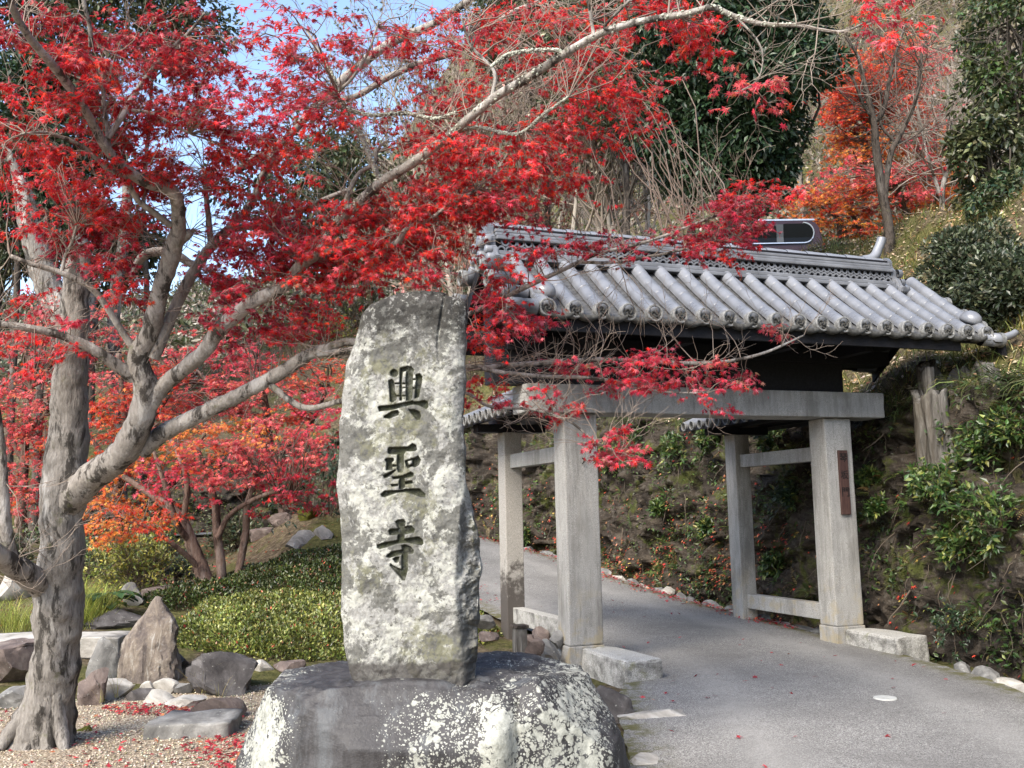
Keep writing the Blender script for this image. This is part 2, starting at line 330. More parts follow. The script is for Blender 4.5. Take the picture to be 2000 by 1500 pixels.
    M['face'] = t.done(c, .9, t.math('ADD', st, t.math('MULTIPLY', n2, .6)), 1., .06, .2)
    t = NT('gravel_bed'); v = t.vor(62, out='Color'); bw = t.n.new('ShaderNodeRGBToBW'); t.l.new(v, bw.inputs[0]); d = t.vor(62)
    c = t.ramp(bw.outputs[0], [(.1, (.16, .115, .07)), (.4, (.33, .26, .18)), (.7, (.47, .40, .30)), (.95, (.26, .225, .19))]); c = t.mix(t.ramp(d, [(.35, 0.), (.75, .8)]), c, (.09, .065, .045))
    M['gravelbed'] = t.done(c, .9, t.math('SUBTRACT', 1., d), .8, .01)
    t = NT('pebble'); c = t.attr(); M['pebble'] = t.done(c, .8)
    # bark
    def bark(nm, lo, hi, dark, pale, zs=.35):
        t = NT(nm); s_ = t.scaled((1, 1, zs)); n1 = t.noise(9, 7, .7, s_, .3); n2 = t.noise(42, 5, .7, s_); n3 = t.noise(3.4, 6, .7, s_, .4)
        c = t.ramp(n2, [(.3, lo), (.7, hi)]); c = t.mix(t.ramp(n1, [(.51, 0.), (.57, .9)]), c, dark); c = t.mix(t.ramp(n3, [(.54, 0.), (.62, .75)]), c, pale)
        c = t.mix(t.ramp(t.noise(5.1, 6, .7), [(.60, 0.), (.67, .55)]), c, (.10, .10, .045))
        return t.done(c, .9, t.math('ADD', n1, t.math('MULTIPLY', n2, .7)), .9, .02, .15)
    M['bark'] = bark('maple_bark', (.17, .15, .13), (.35, .32, .285), (.040, .034, .029), (.48, .455, .42))
    M['trunk'] = bark('old_trunk_bark', (.12, .108, .095), (.27, .248, .222), (.034, .030, .026), (.46, .435, .40), .3)
    M['darkbark'] = bark('dark_bark', (.045, .036, .03), (.12, .10, .085), (.02, .017, .015), (.17, .155, .14))
    M['redbark'] = bark('young_bark', (.10, .062, .047), (.21, .145, .115), (.05, .032, .027), (.27, .215, .185))
    t = NT('twig'); M['twig'] = t.done(t.attr(), .85)
    t = NT('lichen'); n = t.noise(60, 4, .7); M['lichen'] = t.done(t.ramp(n, [(.3, (.26, .27, .21)), (.7, (.55, .56, .47))]), .95, n, .8, .01, .1)
    # weathered wood of stump and slab
    t = NT('dead_wood', scale=(1, 1, .12)); n1 = t.noise(16, 7, .75, dist=.5); n2 = t.noise(2.5, 5, .6); c = t.ramp(n1, [(.32, (.030, .026, .022)), (.5, (.105, .097, .087)), (.7, (.235, .225, .205))]); c = t.mix(t.ramp(n2, [(.5, 0.), (.64, .6)]), c, (.09, .075, .055)); M['deadwood'] = t.done(c, .92, n1, 1., .03, .1)
    t = NT('moss'); n = t.noise(30, 6, .75); M['moss'] = t.done(t.ramp(n, [(.3, (.03, .035, .007)), (.7, (.14, .14, .03))]), .95, n, 1., .02, .1)
    t = NT('cover_paint'); n = t.noise(30, 5, .7); M['cover'] = t.done(t.ramp(n, [(.3, (.33, .33, .305)), (.7, (.48, .48, .45))]), .7, n, .3, .003)
    # car
    t = NT('car_paint'); t.b.inputs['Coat Weight'].default_value = .2; M['carpaint'] = t.done((.020, .007, .012), .4, spec=.35)
    t = NT('car_glass'); M['glass'] = t.done((.006, .007, .008), .15, spec=.12)
    t = NT('chrome'); t.b.inputs['Metallic'].default_value = .9; M['chrome'] = t.done((.55, .55, .56), .3)
    t = NT('pillar_grey'); M['pillar'] = t.done((.055, .062, .07), .45)
    t = NT('tyre'); M['tyre'] = t.done((.012, .012, .012), .85)
    t = NT('red_lens'); M['lens'] = t.done((.45, .02, .03), .25)
    t = NT('white_lens'); M['wlens'] = t.done((.7, .7, .7), .25)
    t = NT('iron'); M['iron'] = t.done((.02, .018, .017), .6)
build_materials()

# ------------------------------------------------------------------ terrain and road
RC = np.array([(-5.5, -14, -.30), (-2.7, -9, -.27), (0.05, -5, -.24), (1.2, -2.6, -.22), (1.80, -1.1, -.21), (2.02, 0, -.2), (2.02, 2, -.1), (1.97, 4, .02), (1.85, 6, .23), (1.5, 8.3, .58), (.7, 10.6, .92), (-.8, 12.6, 1.03), (-3, 14, 1.0), (-7, 15.4, .95), (-14, 16.5, .9), (-40, 17, .9)])
RS = catmull(RC, 420); RTn = nrm(np.gradient(RS[:, :2], axis=0)); RN = np.stack([RTn[:, 1], -RTn[:, 0]], 1)   # to the right
HWS = 1.62+.16*sm(-1, -3, RS[:, 1])
def road_lat(X, Y):
    X = np.asarray(X, float); sh = X.shape; p = np.stack([X.ravel(), np.asarray(Y, float).ravel()], 1)
    lat = np.empty(len(p)); z = np.empty(len(p)); hw = np.empty(len(p))
    for i in range(0, len(p), 20000):
        q = p[i:i+20000]; d = ((q[:, None]-RS[None, :, :2])**2).sum(-1); k = d.argmin(1)
        v = q-RS[k, :2]; s = np.sign((v*RN[k]).sum(1)); lat[i:i+20000] = s*np.sqrt(d[np.arange(len(q)), k]); z[i:i+20000] = RS[k, 2]; hw[i:i+20000] = HWS[k]
    return lat.reshape(sh), z.reshape(sh), hw.reshape(sh)
BUMP = at(660, 1000, 15.5)
def terrain(X, Y, rough=True):
    X = np.asarray(X, float); Y = np.asarray(Y, float); lat, zr, hw = road_lat(X, Y)
    zg = -.31+.62*sm(.3, 4.6, Y)+.55*sm(4.6, 11, Y)
    zg = zg+1.15*np.exp(-(((X-BUMP[0])/1.5)**2+((Y-BUMP[1])/2.0)**2))
    zg = zg-.25*sm(-4.6, -6.5, X)*sm(1.5, 4, Y)*sm(9, 5, Y)
    uL = -lat-hw; wl = sm(.05, .8, uL); zL = (zr-.07)*(1-wl)+zg*wl
    u = lat-hw; k = .38+.62*sm(-9, 5, X); far = sm(15, 48, X)
    zR = zr-.09+2.85*sm(.58, 1.12, u)*(.55+.45*k)+(.26+.57*k)*np.clip(u-1.1, 0, 4.5)-.45*k*sm(5.9, 6.8, u)+.66*far*np.clip(u-15, 0, 90)+.24*np.clip(u-10, 0, 110)*(1-.4*far)
    z = np.where(lat > 0, zR, zL); z = np.where(np.abs(lat) < hw, zr-.05, z)
    if rough:
        a = np.clip(np.where(lat > 0, sm(.5, 2, u)*.22, sm(.3, 1.5, uL)*.05*sm(0, 3, Y)), 0, 1)
        z = z+a*fbm(np.stack([X*.7, Y*.7, X*0], -1), 4)
    return z
def tz(x, y): return float(terrain(np.array([x]), np.array([y]))[0])
def ground_hit(px, py, d0=4., d1=70., n=400):
    """where the sight line through a photo point meets the ground"""
    ds = np.linspace(d0, d1, n); p = CAM+ds[:, None]*ray(px, py); below = p[:, 2] < terrain(p[:, 0], p[:, 1])
    i = int(np.argmax(below)) if below.any() else n-1
    return p[i], ds[i]
def axis(lo, hi, c0, c1, fine, coarse):
    a = list(np.arange(c0, c1, fine)); s = fine; x = c1
    while x < hi: a.append(x); s = min(s*1.09, coarse); x += s
    s = fine; x = c0-fine
    while x > lo: a.insert(0, x); s = min(s*1.09, coarse); x -= s
    return np.array(a)
def make_ground():
    xs = axis(-140, 170, -8, 14, .16, 5); ys = axis(-60, 190, -8, 18, .16, 5)
    X, Y = np.meshgrid(xs, ys); Z = terrain(X, Y); n, m = X.shape
    idx = np.arange(n*m).reshape(n, m); F = np.stack([idx[:-1, :-1], idx[:-1, 1:], idx[1:, 1:], idx[1:, :-1]], -1).reshape(-1, 4)
    tag(link('hillside_ground', mesh_np('hillside_ground', np.stack([X, Y, Z], -1).reshape(-1, 3), F, M['soil'])), kind='structure')
    # road sheet with a slight crown
    ts = np.linspace(-1, 1, 31); P = RS[:, None, :2]+RN[:, None]*(ts[None, :, None]*HWS[:, None, None]); P = P+RN[:, None]*(.05*fbm(np.stack([RS[:, 0]*1.7, RS[:, 1]*1.7, RS[:, 0]*0], -1), 3)[:, None, None]*np.abs(ts)[None, :, None]**4)
    Z = RS[:, 2][:, None]+.02*(1-ts**2)[None]+.004*fbm(np.stack([P[..., 0], P[..., 1], P[..., 0]*0], -1), 3)
    V = np.concatenate([P, Z[..., None]], -1); n, m = Z.shape; idx = np.arange(n*m).reshape(n, m)
    F = np.stack([idx[:-1, :-1], idx[:-1, 1:], idx[1:, 1:], idx[1:, :-1]], -1).reshape(-1, 4)
    ed = np.repeat(sm(.80, .97, np.abs(ts))[None], n, 0).reshape(-1, 1)
    tag(link('road', mesh_np('road', V.reshape(-1, 3), F, M['asphalt'], np.stack([ed[:, 0], np.repeat((np.exp(-((np.abs(ts)-.48)/.14)**2))[None], n, 0).ravel(), ed[:, 0]*0], 1))), kind='structure')
    # gravel court
    xs = np.arange(-14, 0, .12); ys = np.arange(-13, 1.8, .12); X, Y = np.meshgrid(xs, ys); lat, zr, hw = road_lat(X, Y)
    Z = -.285+.012*fbm(np.stack([X*1.4, Y*1.4, X*0], -1), 3); keep = (-lat-hw > .25) & (Y < .95+.35*np.sin(X*1.3)+.3*fbm(np.stack([X, Y, X*0], -1), 2))
    n, m = X.shape; idx = np.arange(n*m).reshape(n, m); F = np.stack([idx[:-1, :-1], idx[:-1, 1:], idx[1:, 1:], idx[1:, :-1]], -1).reshape(-1, 4); F = F[keep.ravel()[F].all(1)]
    tag(link('gravel_court', mesh_np('gravel_court', np.stack([X, Y, Z], -1).reshape(-1, 3), F, M['gravelbed'])), kind='structure')
    # rock face along the right side of the road
    k = np.where((RS[:, 1] > -7.5))[0][:330]; base = RS[k]; nn = RN[k]; hw = HWS[k]
    S = catmull(np.concatenate([base, nn, hw[:, None]], 1), 1000); vv = np.linspace(0, 1, 84)
    kk = sm(-9, 5, S[:, 0]); H = 3.0*(.55+.45*kk)+.15; u = .42+.50*vv**1.2
    B = S[:, None, :2]+S[:, None, 3:5]*(S[:, 5][:, None, None]+u[None, :, None]); Z = S[:, 2][:, None]-.2+H[:, None]*vv[None]
    V = np.concatenate([B, Z[..., None]], -1)
    def blocks(p, sc, seed):
        r_ = np.random.RandomState(seed); pp = p.reshape(-1, 3)*sc; c = np.floor(pp).astype(int); best = np.full(len(pp), 1e9); off = np.zeros(len(pp))
        tabp = r_.rand(4096, 3); tabd = r_.normal(size=(4096, 3)); tabo = r_.normal(size=4096)
        for dx in (-1, 0, 1):
            for dy in (-1, 0, 1):
                for dz in (-1, 0, 1):
                    q = c+np.array([dx, dy, dz]); h = (q[:, 0]*73856093 ^ q[:, 1]*19349663 ^ q[:, 2]*83492791) & 4095; f = q+tabp[h]; v = pp-f; d2 = (v*v).sum(1); m = d2 < best; best[m] = d2[m]; off[m] = tabo[h][m]*.5+(v[m]*tabd[h][m]).sum(1)*.7
        return off.reshape(p.shape[:-1])
    Wp = V+.12*np.stack([fbm(V*2+k_*9, 3) for k_ in range(3)], -1)
    d = .22*fbm(V*.8, 5)+.15*blocks(Wp*np.array([1, 1, 1.5]), 1.5, 1)+.07*blocks(Wp*np.array([1, 1, 1.4]), 4.2, 2)+.02*fbm(V*11, 3)
    edge = np.minimum(1, vv/.06)[None]
    V[..., :2] -= S[:, None, 3:5]*((d+.02)*edge)[..., None]; V[..., 2] += .12*fbm(V*1.4+5, 3)*vv[None]
    n, m = Z.shape; idx = np.arange(n*m).reshape(n, m); F = np.stack([idx[:-1, :-1], idx[1:, :-1], idx[1:, 1:], idx[:-1, 1:]], -1).reshape(-1, 4)
    tag(link('rock_face', mesh_np('rock_face', V.reshape(-1, 3), F, M['face'])), kind='structure')
    return V
FACE = make_ground()          # (n along, m up, 3)

# ------------------------------------------------------------------ the gate
GW, GD, PW, PDp = 3.335, 1.904, .387, .30
def make_gate():
    g = thing('temple_gate', 'granite post temple gate with dark grey tiled gable roof over the road', 'gate', (GW/2+PW/2, 1, -.25))
    for X in (0, GW):
        block('post', X, X+PW, 0, PDp, .002, 2.40, M['granite'], g, .016, .004, X+1, 9, taper=.985)
        block('post_plinth', X-.008, X+PW+.008, -.01, PDp+.01, -.75, -.002, M['granite'], g, .012)
        block('rear_post', X+.02, X+.25, GD, GD+.25, -.7, 2.36, M['stained'] if X == 0 else M['granite'], g, .012)
        block('tie_beam', X+.09, X+.23, PDp+.001, GD-.001, 1.913, 2.083, M['granite'], g, .008)
        block('tie_beam', X+.09, X+.23, PDp+.001, GD-.001, .038, .225, M['kerb'] if X == 0 else M['granite'], g, .008)
    block('kerb_block', .12, .52, -.98, -.014, -.55, -.02, M['kerb'], g, .03, .012, 3)
    block('kerb_block', GW+.09, GW+.50, -.86, -.014, -.5, -.03, M['kerb'], g, .03, .012, 8)
    block('lintel', -.448, GW+PW+.448, -.079, .34, 2.406, 2.705, M['granite'], g, .018, .004, 5, 9)
    # plaque with three characters
    pl = block('name_plaque', GW+.155, GW+.285, -.030, -.002, 1.27, 2.02, M['plaque'], g, .006); tag(pl, 'dark brown wooden board with three brushed characters')
    for k, ch in enumerate('琴坂門'):
        cu = bpy.data.curves.new('character', 'FONT'); cu.body = ch; cu.size = (.115, .11, .12)[k]; cu.align_x = 'CENTER'; cu.align_y = 'CENTER'; cu.offset = .0012; cu.extrude = .0008
        t = bpy.data.objects.new('character', cu); COL.objects.link(t); dg = bpy.context.evaluated_depsgraph_get(); me = bpy.data.meshes.new_from_object(t.evaluated_get(dg)); bpy.data.objects.remove(t)
        me.transform(Matrix.Translation((GW+.22, -.0312, 1.925-.2*k)) @ Matrix.Rotation(math.pi/2, 4, 'X')); me.materials.clear(); me.materials.append(M['ink'])
        o = bpy.data.objects.new('character', me); COL.objects.link(o); o.parent = pl; o.matrix_parent_inverse = Matrix.Identity(4)
    a = Acc(); s = np.linspace(0, 1, 7); limb(a, np.stack([.20+0*s, -.004-.045*np.sin(s*3.1), 1.93-.06*s, .006+0*s], 1), 6, .01, 0)
    link('hook', a.mesh('hook', M['iron']), g)
    # ---- timber under the roof
    CX = GW/2+PW/2
    block('tie_wall', -.78, GW+PW-.06, .02, .28, 2.712, 3.72, M['black'], g, .004)
    block('soffit', -.80, GW+PW+.80, -.70, .99, 3.285, 3.30, M['black'], g, 0)
    block('head_beam', -.62, GW+PW+.62, -.02, .30, 3.06, 3.22, M['black'], g, .006)
    for yy, zz in ((-.55, 3.28), (.85, 3.28)): block('purlin', -.86, GW+PW+.86, yy-.06, yy+.06, zz, zz+.14, M['black'], g, .006)
    for xx in (.20, 1.2, 2.5, GW+.19): block('bracket_arm', xx-.06, xx+.06, -.62, .92, 3.10, 3.279, M['black'], g, .006)
    block('eave_fascia', -.90, GW+PW+.90, -.87, -.83, 3.11, 3.22, M['black'], g, .003)
    for i in range(23):
        xx = -.80+i*(GW+PW+1.6)/22
        bm = bmesh.new(); V, F = box_vf(xx-.028, xx+.028, -.80, .16, -.035, .035); V[:, 2] += 3.17+(V[:, 1]+.80)*.72
        vs = [bm.verts.new(v) for v in V]; [bm.faces.new([vs[k] for k in f]) for f in F]; link('rafter', bm_mesh('rafter', bm, M['black']), g)
    # ---- main roof
    x0, dx = -.54, .29
    prof = lambda t: (-.905+1.105*t, 3.32+.80*t+.07*t*t)           # y, z of roll centre
    rs = thing_part = None
    ys = np.linspace(0, 1, 9); pr = [prof(t) for t in ys]
    V = []; xa, xb = -.80, 5.23
    for (y, z) in pr:
        V += [(xa, y+.03, z-.06), (xb, y+.03, z-.06), (xa, y+.03, z-.12), (xb, y+.03, z-.12)]
    for (y, z) in pr[::-1][1:]:
        yy = .4-y; V += [(xa, yy-.03, z-.06), (xb, yy-.03, z-.06), (xa, yy-.03, z-.12), (xb, yy-.03, z-.12)]
    V = np.array(V); n = len(V)//4; F = []
    for i in range(n-1):
        a_, b_ = i*4, i*4+4; F += [(a_, a_+1, b_+1, b_), (a_+2, b_+2, b_+3, a_+3), (a_, b_, b_+2, a_+2), (a_+1, a_+3, b_+3, b_+1)]
    F += [(0, 2, 3, 1), (n*4-4, n*4-3, n*4-1, n*4-2)]
    roof = link('main_roof', mesh_np('main_roof', V, np.array(F), M['black'], smooth=False), g)
    def sub(name, me): 
        o = bpy.data.objects.new(name, me); COL.objects.link(o); o.parent = roof; o.matrix_parent_inverse = Matrix.Identity(4); return o
    # roll tile segment (unit along local +u), tapered, 10 sides upper arc
    NS = 6
    def roll(t0, t1, r, rear=False, seg=10):
        (y0, z0), (y1, z1) = prof(t0), prof(t1)
        if rear: y0, y1 = .4-y0, .4-y1
        d = np.array([0, y1-y0, z1-z0]); L = np.linalg.norm(d); d /= L; up = np.cross(np.array([1., 0, 0]), d); up *= np.sign(up[2])
        a = np.linspace(-.15, np.pi+.15, seg+1); V = []
        for s_, rr in ((0, r*.99), (.012, r*1.012), (L-.006, r*.992), (L, r*.97)):
            for k in a: V.append(np.array([0, y0, z0])+d*s_+np.array([1., 0, 0])*math.cos(k)*rr+up*math.sin(k)*rr)
        V = np.array(V); m = seg+1; F = [(i*m+j, i*m+j+1, (i+1)*m+j+1, (i+1)*m+j) for i in range(3) for j in range(seg)]
        V = np.concatenate([V, [[0, y0, z0]]]); F3 = [(j+1, j, 4*m) for j in range(seg)]
        return V, [np.array(F), np.array(F3)]
    segs = [mesh_np('cover_tile', *roll(k/NS, (k+1)/NS+.004, .076), M['tile']) for k in range(NS)]
    # pan tile segment between rolls
    def pan(t0, t1, rear=False, lip=False):
        V = []; u = np.linspace(-1, 1, 7)
        for t, dz in ((t0, -.012), (t0, .010), (t1, -.004)):
            y, z = prof(t); y = .4-y if rear else y
            for k in u: V.append((k*.105, y-(0 if rear else 0), z-.058+.028*k*k+dz))
        V = np.array(V); F = [(i*7+j, i*7+j+1, (i+1)*7+j+1, (i+1)*7+j) for i in range(2) for j in range(6)]
        return V, np.array(F)
    NP = 8
    pans = [mesh_np('pan_tile', *pan(k/NP, (k+1)/NP), M['pan']) for k in range(NP)]
    def lip():
        u = np.linspace(-1, 1, 9); y, z = prof(0); V = []
        for yy in (y-.045, y+.03):
            for k in u: V.append((k*.118, yy, z-.045+.030*k*k-.012))
            for k in u: V.append((k*.118, yy, z-.10+.045*k*k-.012))
        V = np.array(V); F = []
        for j in range(8): F += [(j, j+1, 10+j, 9+j), (j, 18+j, 19+j, j+1), (9+j, 10+j, 28+j, 27+j)]
        return V, np.array(F)
    lips = mesh_np('eave_pan', *lip(), M['tile_end'])
    # round eave disc with rim and comma swirls
    def disc():
        A = Acc(); n = 28; a = np.arange(n)*2*np.pi/n; prof_ = [(.090, .05), (.090, -.012), (.084, -.020), (.070, -.020), (.066, .004), (.0, .004)]
        V = np.array([(math.cos(k)*r, y, math.sin(k)*r) for r, y in prof_ for k in a]); F = [(i*n+j, i*n+(j+1) % n, (i+1)*n+(j+1) % n, (i+1)*n+j) for i in range(len(prof_)-1) for j in range(n)]
        A.add(V, np.array(F)); nrim = 4*n
        for q in range(3):
            th = np.linspace(0, 2.6, 12)+q*2.094; rr = np.linspace(.014, .056, 12); wd = np.linspace(.011, .004, 12)
            V = []; 
            for t_, r_, w_ in zip(th, rr, wd):
                for rad, yy in ((r_-w_, .004), (r_-w_*.6, -.010), (r_+w_*.6, -.010), (r_+w_, .004)): V.append((math.cos(t_)*rad, yy, math.sin(t_)*rad))
            A.add(np.array(V), np.array([(i*4+j, i*4+j+1, (i+1)*4+j+1, (i+1)*4+j) for i in range(11) for j in range(3)]))
        me = A.mesh('eave_disc', M['tile_rim'], True, False); me.materials.append(M['tile_end']); me.polygons.foreach_set('material_index', [0 if i < nrim else 1 for i in range(len(me.polygons))]); me.set_sharp_from_angle(angle=.6); return me
    dm = disc()
    rng = random.Random(4)
    for i in range(20):
        x = x0+dx*i
        for k in range(NS):
            o = sub('cover_tile', segs[k]); o.location = (x+rng.uniform(-.003, .003), rng.uniform(-.002, .002), rng.uniform(-.002, .003))
        o = sub('eave_disc', dm); o.location = (x, -.925, 3.32+rng.uniform(-.004, .004)); o.rotation_euler = (.06, rng.uniform(0, 6.28), 0)
        if i < 19:
            for k in range(NP): o = sub('pan_tile', pans[k]); o.location = (x+dx/2, 0, rng.uniform(-.002, .002))
        o = sub('eave_pan', lips); o.location = (x+dx/2, rng.uniform(-.006, .006), rng.uniform(-.004, .004))
    A = Acc()
    for i in range(20):
        for k in range(NS):
            V, F = roll(k/NS, (k+1)/NS+.004, .076, True); V[:, 0] += x0+dx*i; A.add(V, F)
        for k in range(NP):
            V, F = pan(k/NP, (k+1)/NP, True); V[:, 0] += x0+dx*(i+.5); A.add(V, F)
    tag(sub('rear_slope_tiles', A.mesh('rear_slope_tiles', M['tile'], True, False)), kind='stuff')
    # verge rolls across each gable, with discs facing outward
    (va, vf) = None, None
    def vroll(L):
        A = Acc(); a = np.linspace(0, 2*np.pi, 15)[:-1]; n = 14
        V = np.array([(s_, math.cos(k)*r, math.sin(k)*r) for s_, r in ((0, .078), (L*.5, .078), (L*.5, .081), (L, .083)) for k in a]); F = np.array([(i*n+j, i*n+(j+1) % n, (i+1)*n+(j+1) % n, (i+1)*n+j) for i in range(3) for j in range(n)])
        A.add(V, F); return A.mesh('verge_roll', M['tile'], True, False)
    vm = vroll(.30)
    for side in (-1, 1):
        for j, t in enumerate((.03, .26, .49, .72)):
            for rear in (False, True):
                y, z = prof(t); y = .4-y if rear else y; xb_ = x0-.10 if side < 0 else x0+19*dx+.10
                o = sub('verge_roll', vm); o.location = (xb_-(.16 if side > 0 else 0), y, z-(.015 if side < 0 else .085)); o.rotation_euler = (0, 0, 0 if side > 0 else math.pi)
                o = sub('verge_disc', dm); o.location = (xb_+side*.31-(.16 if side > 0 else 0), y, z-(.015 if side < 0 else .085)); o.rotation_euler = (rng.uniform(0, 6), 0, side*math.pi/2) if False else (0, 0, side*math.pi/2)
        # descending verge roll ends in a rounded cap tile
        y, z = prof(.16); bm = bmesh.new(); bmesh.ops.create_uvsphere(bm, u_segments=18, v_segments=10, radius=1)
        for v in bm.verts: v.co = Vector((v.co.x*.115, v.co.y*.135, max(v.co.z, -.3)*.10))
        o = sub('cap_tile', bm_mesh('cap_tile', bm, M['tile'], True)); o.location = (x0+(.05 if side < 0 else 19*dx-.02), y, z+.075); o.rotation_euler = (.5, 0, 0)
        # bargeboard under the verge
        V = []; xs_ = x0-.30 if side < 0 else x0+19*dx+.26
        for t in np.linspace(0, 1, 7):
            y, z = prof(t); V += [(xs_, y, z-.10), (xs_+.04, y, z-.10), (xs_+.04, y, z-.27), (xs_, y, z-.27)]
        for t in np.linspace(1, 0, 7)[1:]:
            y, z = prof(t); V += [(xs_, .4-y, z-.10), (xs_+.04, .4-y, z-.10), (xs_+.04, .4-y, z-.27), (xs_, .4-y, z-.27)]
        F = [(i*4+j, i*4+(j+1) % 4, i*4+4+(j+1) % 4, i*4+4+j) for i in range(12) for j in range(4)]+[(0, 1, 2, 3), (51, 50, 49, 48)]
        link('bargeboard', mesh_np('bargeboard', np.array(V), np.array(F), M['black'], smooth=False), g)
    # ridge
    xa, xb = -.72, 4.50
    def rb(name, y0, y1, z0, z1, mt, x_a=xa, x_b=xb, bev=.01):
        o = block(name, x_a, x_b, y0, y1, z0, z1, mt, None, bev); o.parent = roof; o.matrix_parent_inverse = Matrix.Identity(4); return o
    rb('ridge_core', .06, .34, 3.94, 4.40, M['black'], bev=.002)
    rb('ridge_course', -.09, .49, 4.005, 4.050, M['tile']); rb('ridge_course', -.06, .46, 4.056, 4.105, M['tile'])
    rb('ridge_course', -.03, .43, 4.235, 4.275, M['tile']); rb('ridge_course', .005, .395, 4.281, 4.318, M['tile']); rb('ridge_course', .02, .38, 4.324, 4.362, M['tile'])
    A = Acc()
    for xx in np.arange(xa+.06, xb-.05, .088):
        for up_ in (1, -1):
            th = np.linspace(0, np.pi, 9)
            for yf in (.012, .388):
                V = []
                for t_ in th:
                    for r_ in (.034, .050): V.append((xx+.044*(up_ < 0)+math.cos(t_)*r_, yf, (4.112 if up_ > 0 else 4.228)+up_*math.sin(t_)*r_*1.25))
                A.add(np.array(V), np.array([(i*2, i*2+1, i*2+3, i*2+2) for i in range(8)]))
    me = A.mesh('ridge_lattice', M['tile'], False, False); o = sub('ridge_lattice', me); tag(o, kind='stuff'); sd = o.modifiers.new('thick', 'SOLIDIFY'); sd.thickness = .02; sd.offset = 0
    # capping roll tiles along the ridge
    a = np.linspace(0, np.pi, 13); L = .29
    V = np.array([(s_, math.cos(k)*r, math.sin(k)*r) for s_, r in ((0, .104), (.03, .108), (L-.004, .10)) for k in a]); F = np.array([(i*13+j, i*13+j+1, (i+1)*13+j+1, (i+1)*13+j) for i in range(2) for j in range(12)])
    cm = mesh_np('ridge_cap', V, F, M['tile'])
    for i in range(18): o = sub('ridge_cap', cm); o.location = (xa+i*.29, .2, 4.366+rng.uniform(-.003, .003))
    # ridge end ornaments with scrolls and raised finial roll
    for side, xe in ((-1, xa), (1, xb)):
        bm = bmesh.new()
        out = [(-.34, 0), (.34, 0), (.37, .06), (.29, .10), (.27, .18), (.20, .22), (.21, .30), (.15, .36), (.15, .44), (.09, .50), (-.09, .50), (-.15, .44), (-.15, .36), (-.21, .30), (-.20, .22), (-.27, .18), (-.29, .10), (-.37, .06)]
        vs = [bm.verts.new((0, y_, z_)) for y_, z_ in out]; f_ = bm.faces.new(vs); e = bmesh.ops.extrude_face_region(bm, geom=[f_]); bmesh.ops.translate(bm, verts=[v for v in e['geom'] if isinstance(v, bmesh.types.BMVert)], vec=(.075, 0, 0))
        bmesh.ops.recalc_face_normals(bm, faces=bm.faces[:]); bmesh.ops.bevel(bm, geom=bm.edges[:], offset=.012, segments=2, affect='EDGES')
        o = sub('ridge_end_tile', bm_mesh('ridge_end_tile', bm, M['tile'])); o.location = (xe+(.002 if side > 0 else -.077), .2, 3.955)
        A = Acc()
        for yy, zz, rr in ((-.20, .27, .055), (.20, .27, .055), (-.30, .05, .05), (.30, .05, .05), (-.24, .15, .045), (.24, .15, .045), (0, .30, .075), (0, .14, .06)):
            V = np.array([(s_, yy+math.cos(k)*r, zz+math.sin(k)*r) for s_, r in ((0, rr), (.06, rr), (.07, rr*.85), (.07, .001)) for k in np.arange(12)*np.pi/6]); A.add(V, np.array([(i*12+j, i*12+(j+1) % 12, i*12+12+(j+1) % 12, i*12+12+j) for i in range(3) for j in range(12)]))
        o = sub('scroll', A.mesh('scroll', M['tile'], True, False)); o.location = (xe+(.07 if side > 0 else -.07), .2, 3.955); o.scale = (side, 1, 1)
        if side > 0:
            A = Acc(); limb(A, np.array([(xe-.28, .2, 4.43, .05), (xe-.14, .2, 4.45, .06), (xe-.06, .2, 4.50, .062), (xe+.0, .2, 4.60, .056), (xe+.05, .2, 4.69, .058), (xe+.065, .2, 4.73, .060)]), 14, .02, 0, cap=True)
            sub('ridge_finial', A.mesh('ridge_finial', M['tile'], True, False))
    # upturned corner tile at the right verge
    A = Acc(); limb(A, np.array([(5.05, -.86, 3.27, .05), (5.22, -.88, 3.28, .05), (5.36, -.90, 3.32, .045), (5.44, -.91, 3.36, .04)]), 10, .03, 0, cap=True); sub('corner_tile', A.mesh('corner_tile', M['tile'], True, False))
    # ---- small side roofs over the rear posts
    for X, sgn in ((.14, -1), (GW+.14, 1)):
        V = []; ya, yb = .42, 2.45; zt, ze, hw_ = 2.74, 2.50, .58
        V = np.array([(X+s_*hw_, y_, z_) for y_ in (ya, yb) for s_, z_ in ((-1, ze), (0, zt), (1, ze), (1, ze-.07), (0, zt-.10), (-1, ze-.07))])
        F = [(0, 1, 7, 6), (1, 2, 8, 7), (2, 3, 9, 8), (3, 4, 10, 9), (4, 5, 11, 10), (5, 0, 6, 11)]; F4 = [(0, 5, 4, 1), (1, 4, 3, 2), (6, 7, 10, 11), (7, 8, 9, 10)]
        sr = link('side_roof', mesh_np('side_roof', V, np.array(F+F4), M['black'], smooth=False), g)
        def sb(name, me, loc=(0, 0, 0)):
            o = bpy.data.objects.new(name, me); COL.objects.link(o); o.parent = sr; o.matrix_parent_inverse = Matrix.Identity(4); o.location = loc; return o
        for s_ in (-1, 1):
            A = Acc(); a = np.linspace(-.1, np.pi+.1, 9); d = np.array([-s_*hw_, 0, zt-ze]); L = np.linalg.norm(d); d /= L; up = np.array([d[2]*s_, 0, hw_/L]) ; up = np.array([s_*(zt-ze)/L, 0, hw_/L])
            V = np.array([np.array([X+s_*(hw_+.02), 0, ze])+d*q+np.array([0, 1., 0])*math.cos(k)*.062+up*math.sin(k)*.062 for q in (0, L*.5, L) for k in a]); F = np.array([(i*9+j, i*9+j+1, i*9+10+j, i*9+9+j) for i in range(2) for j in range(8)])
            rm = mesh_np('side_cover_tile', V, F, M['tile'])
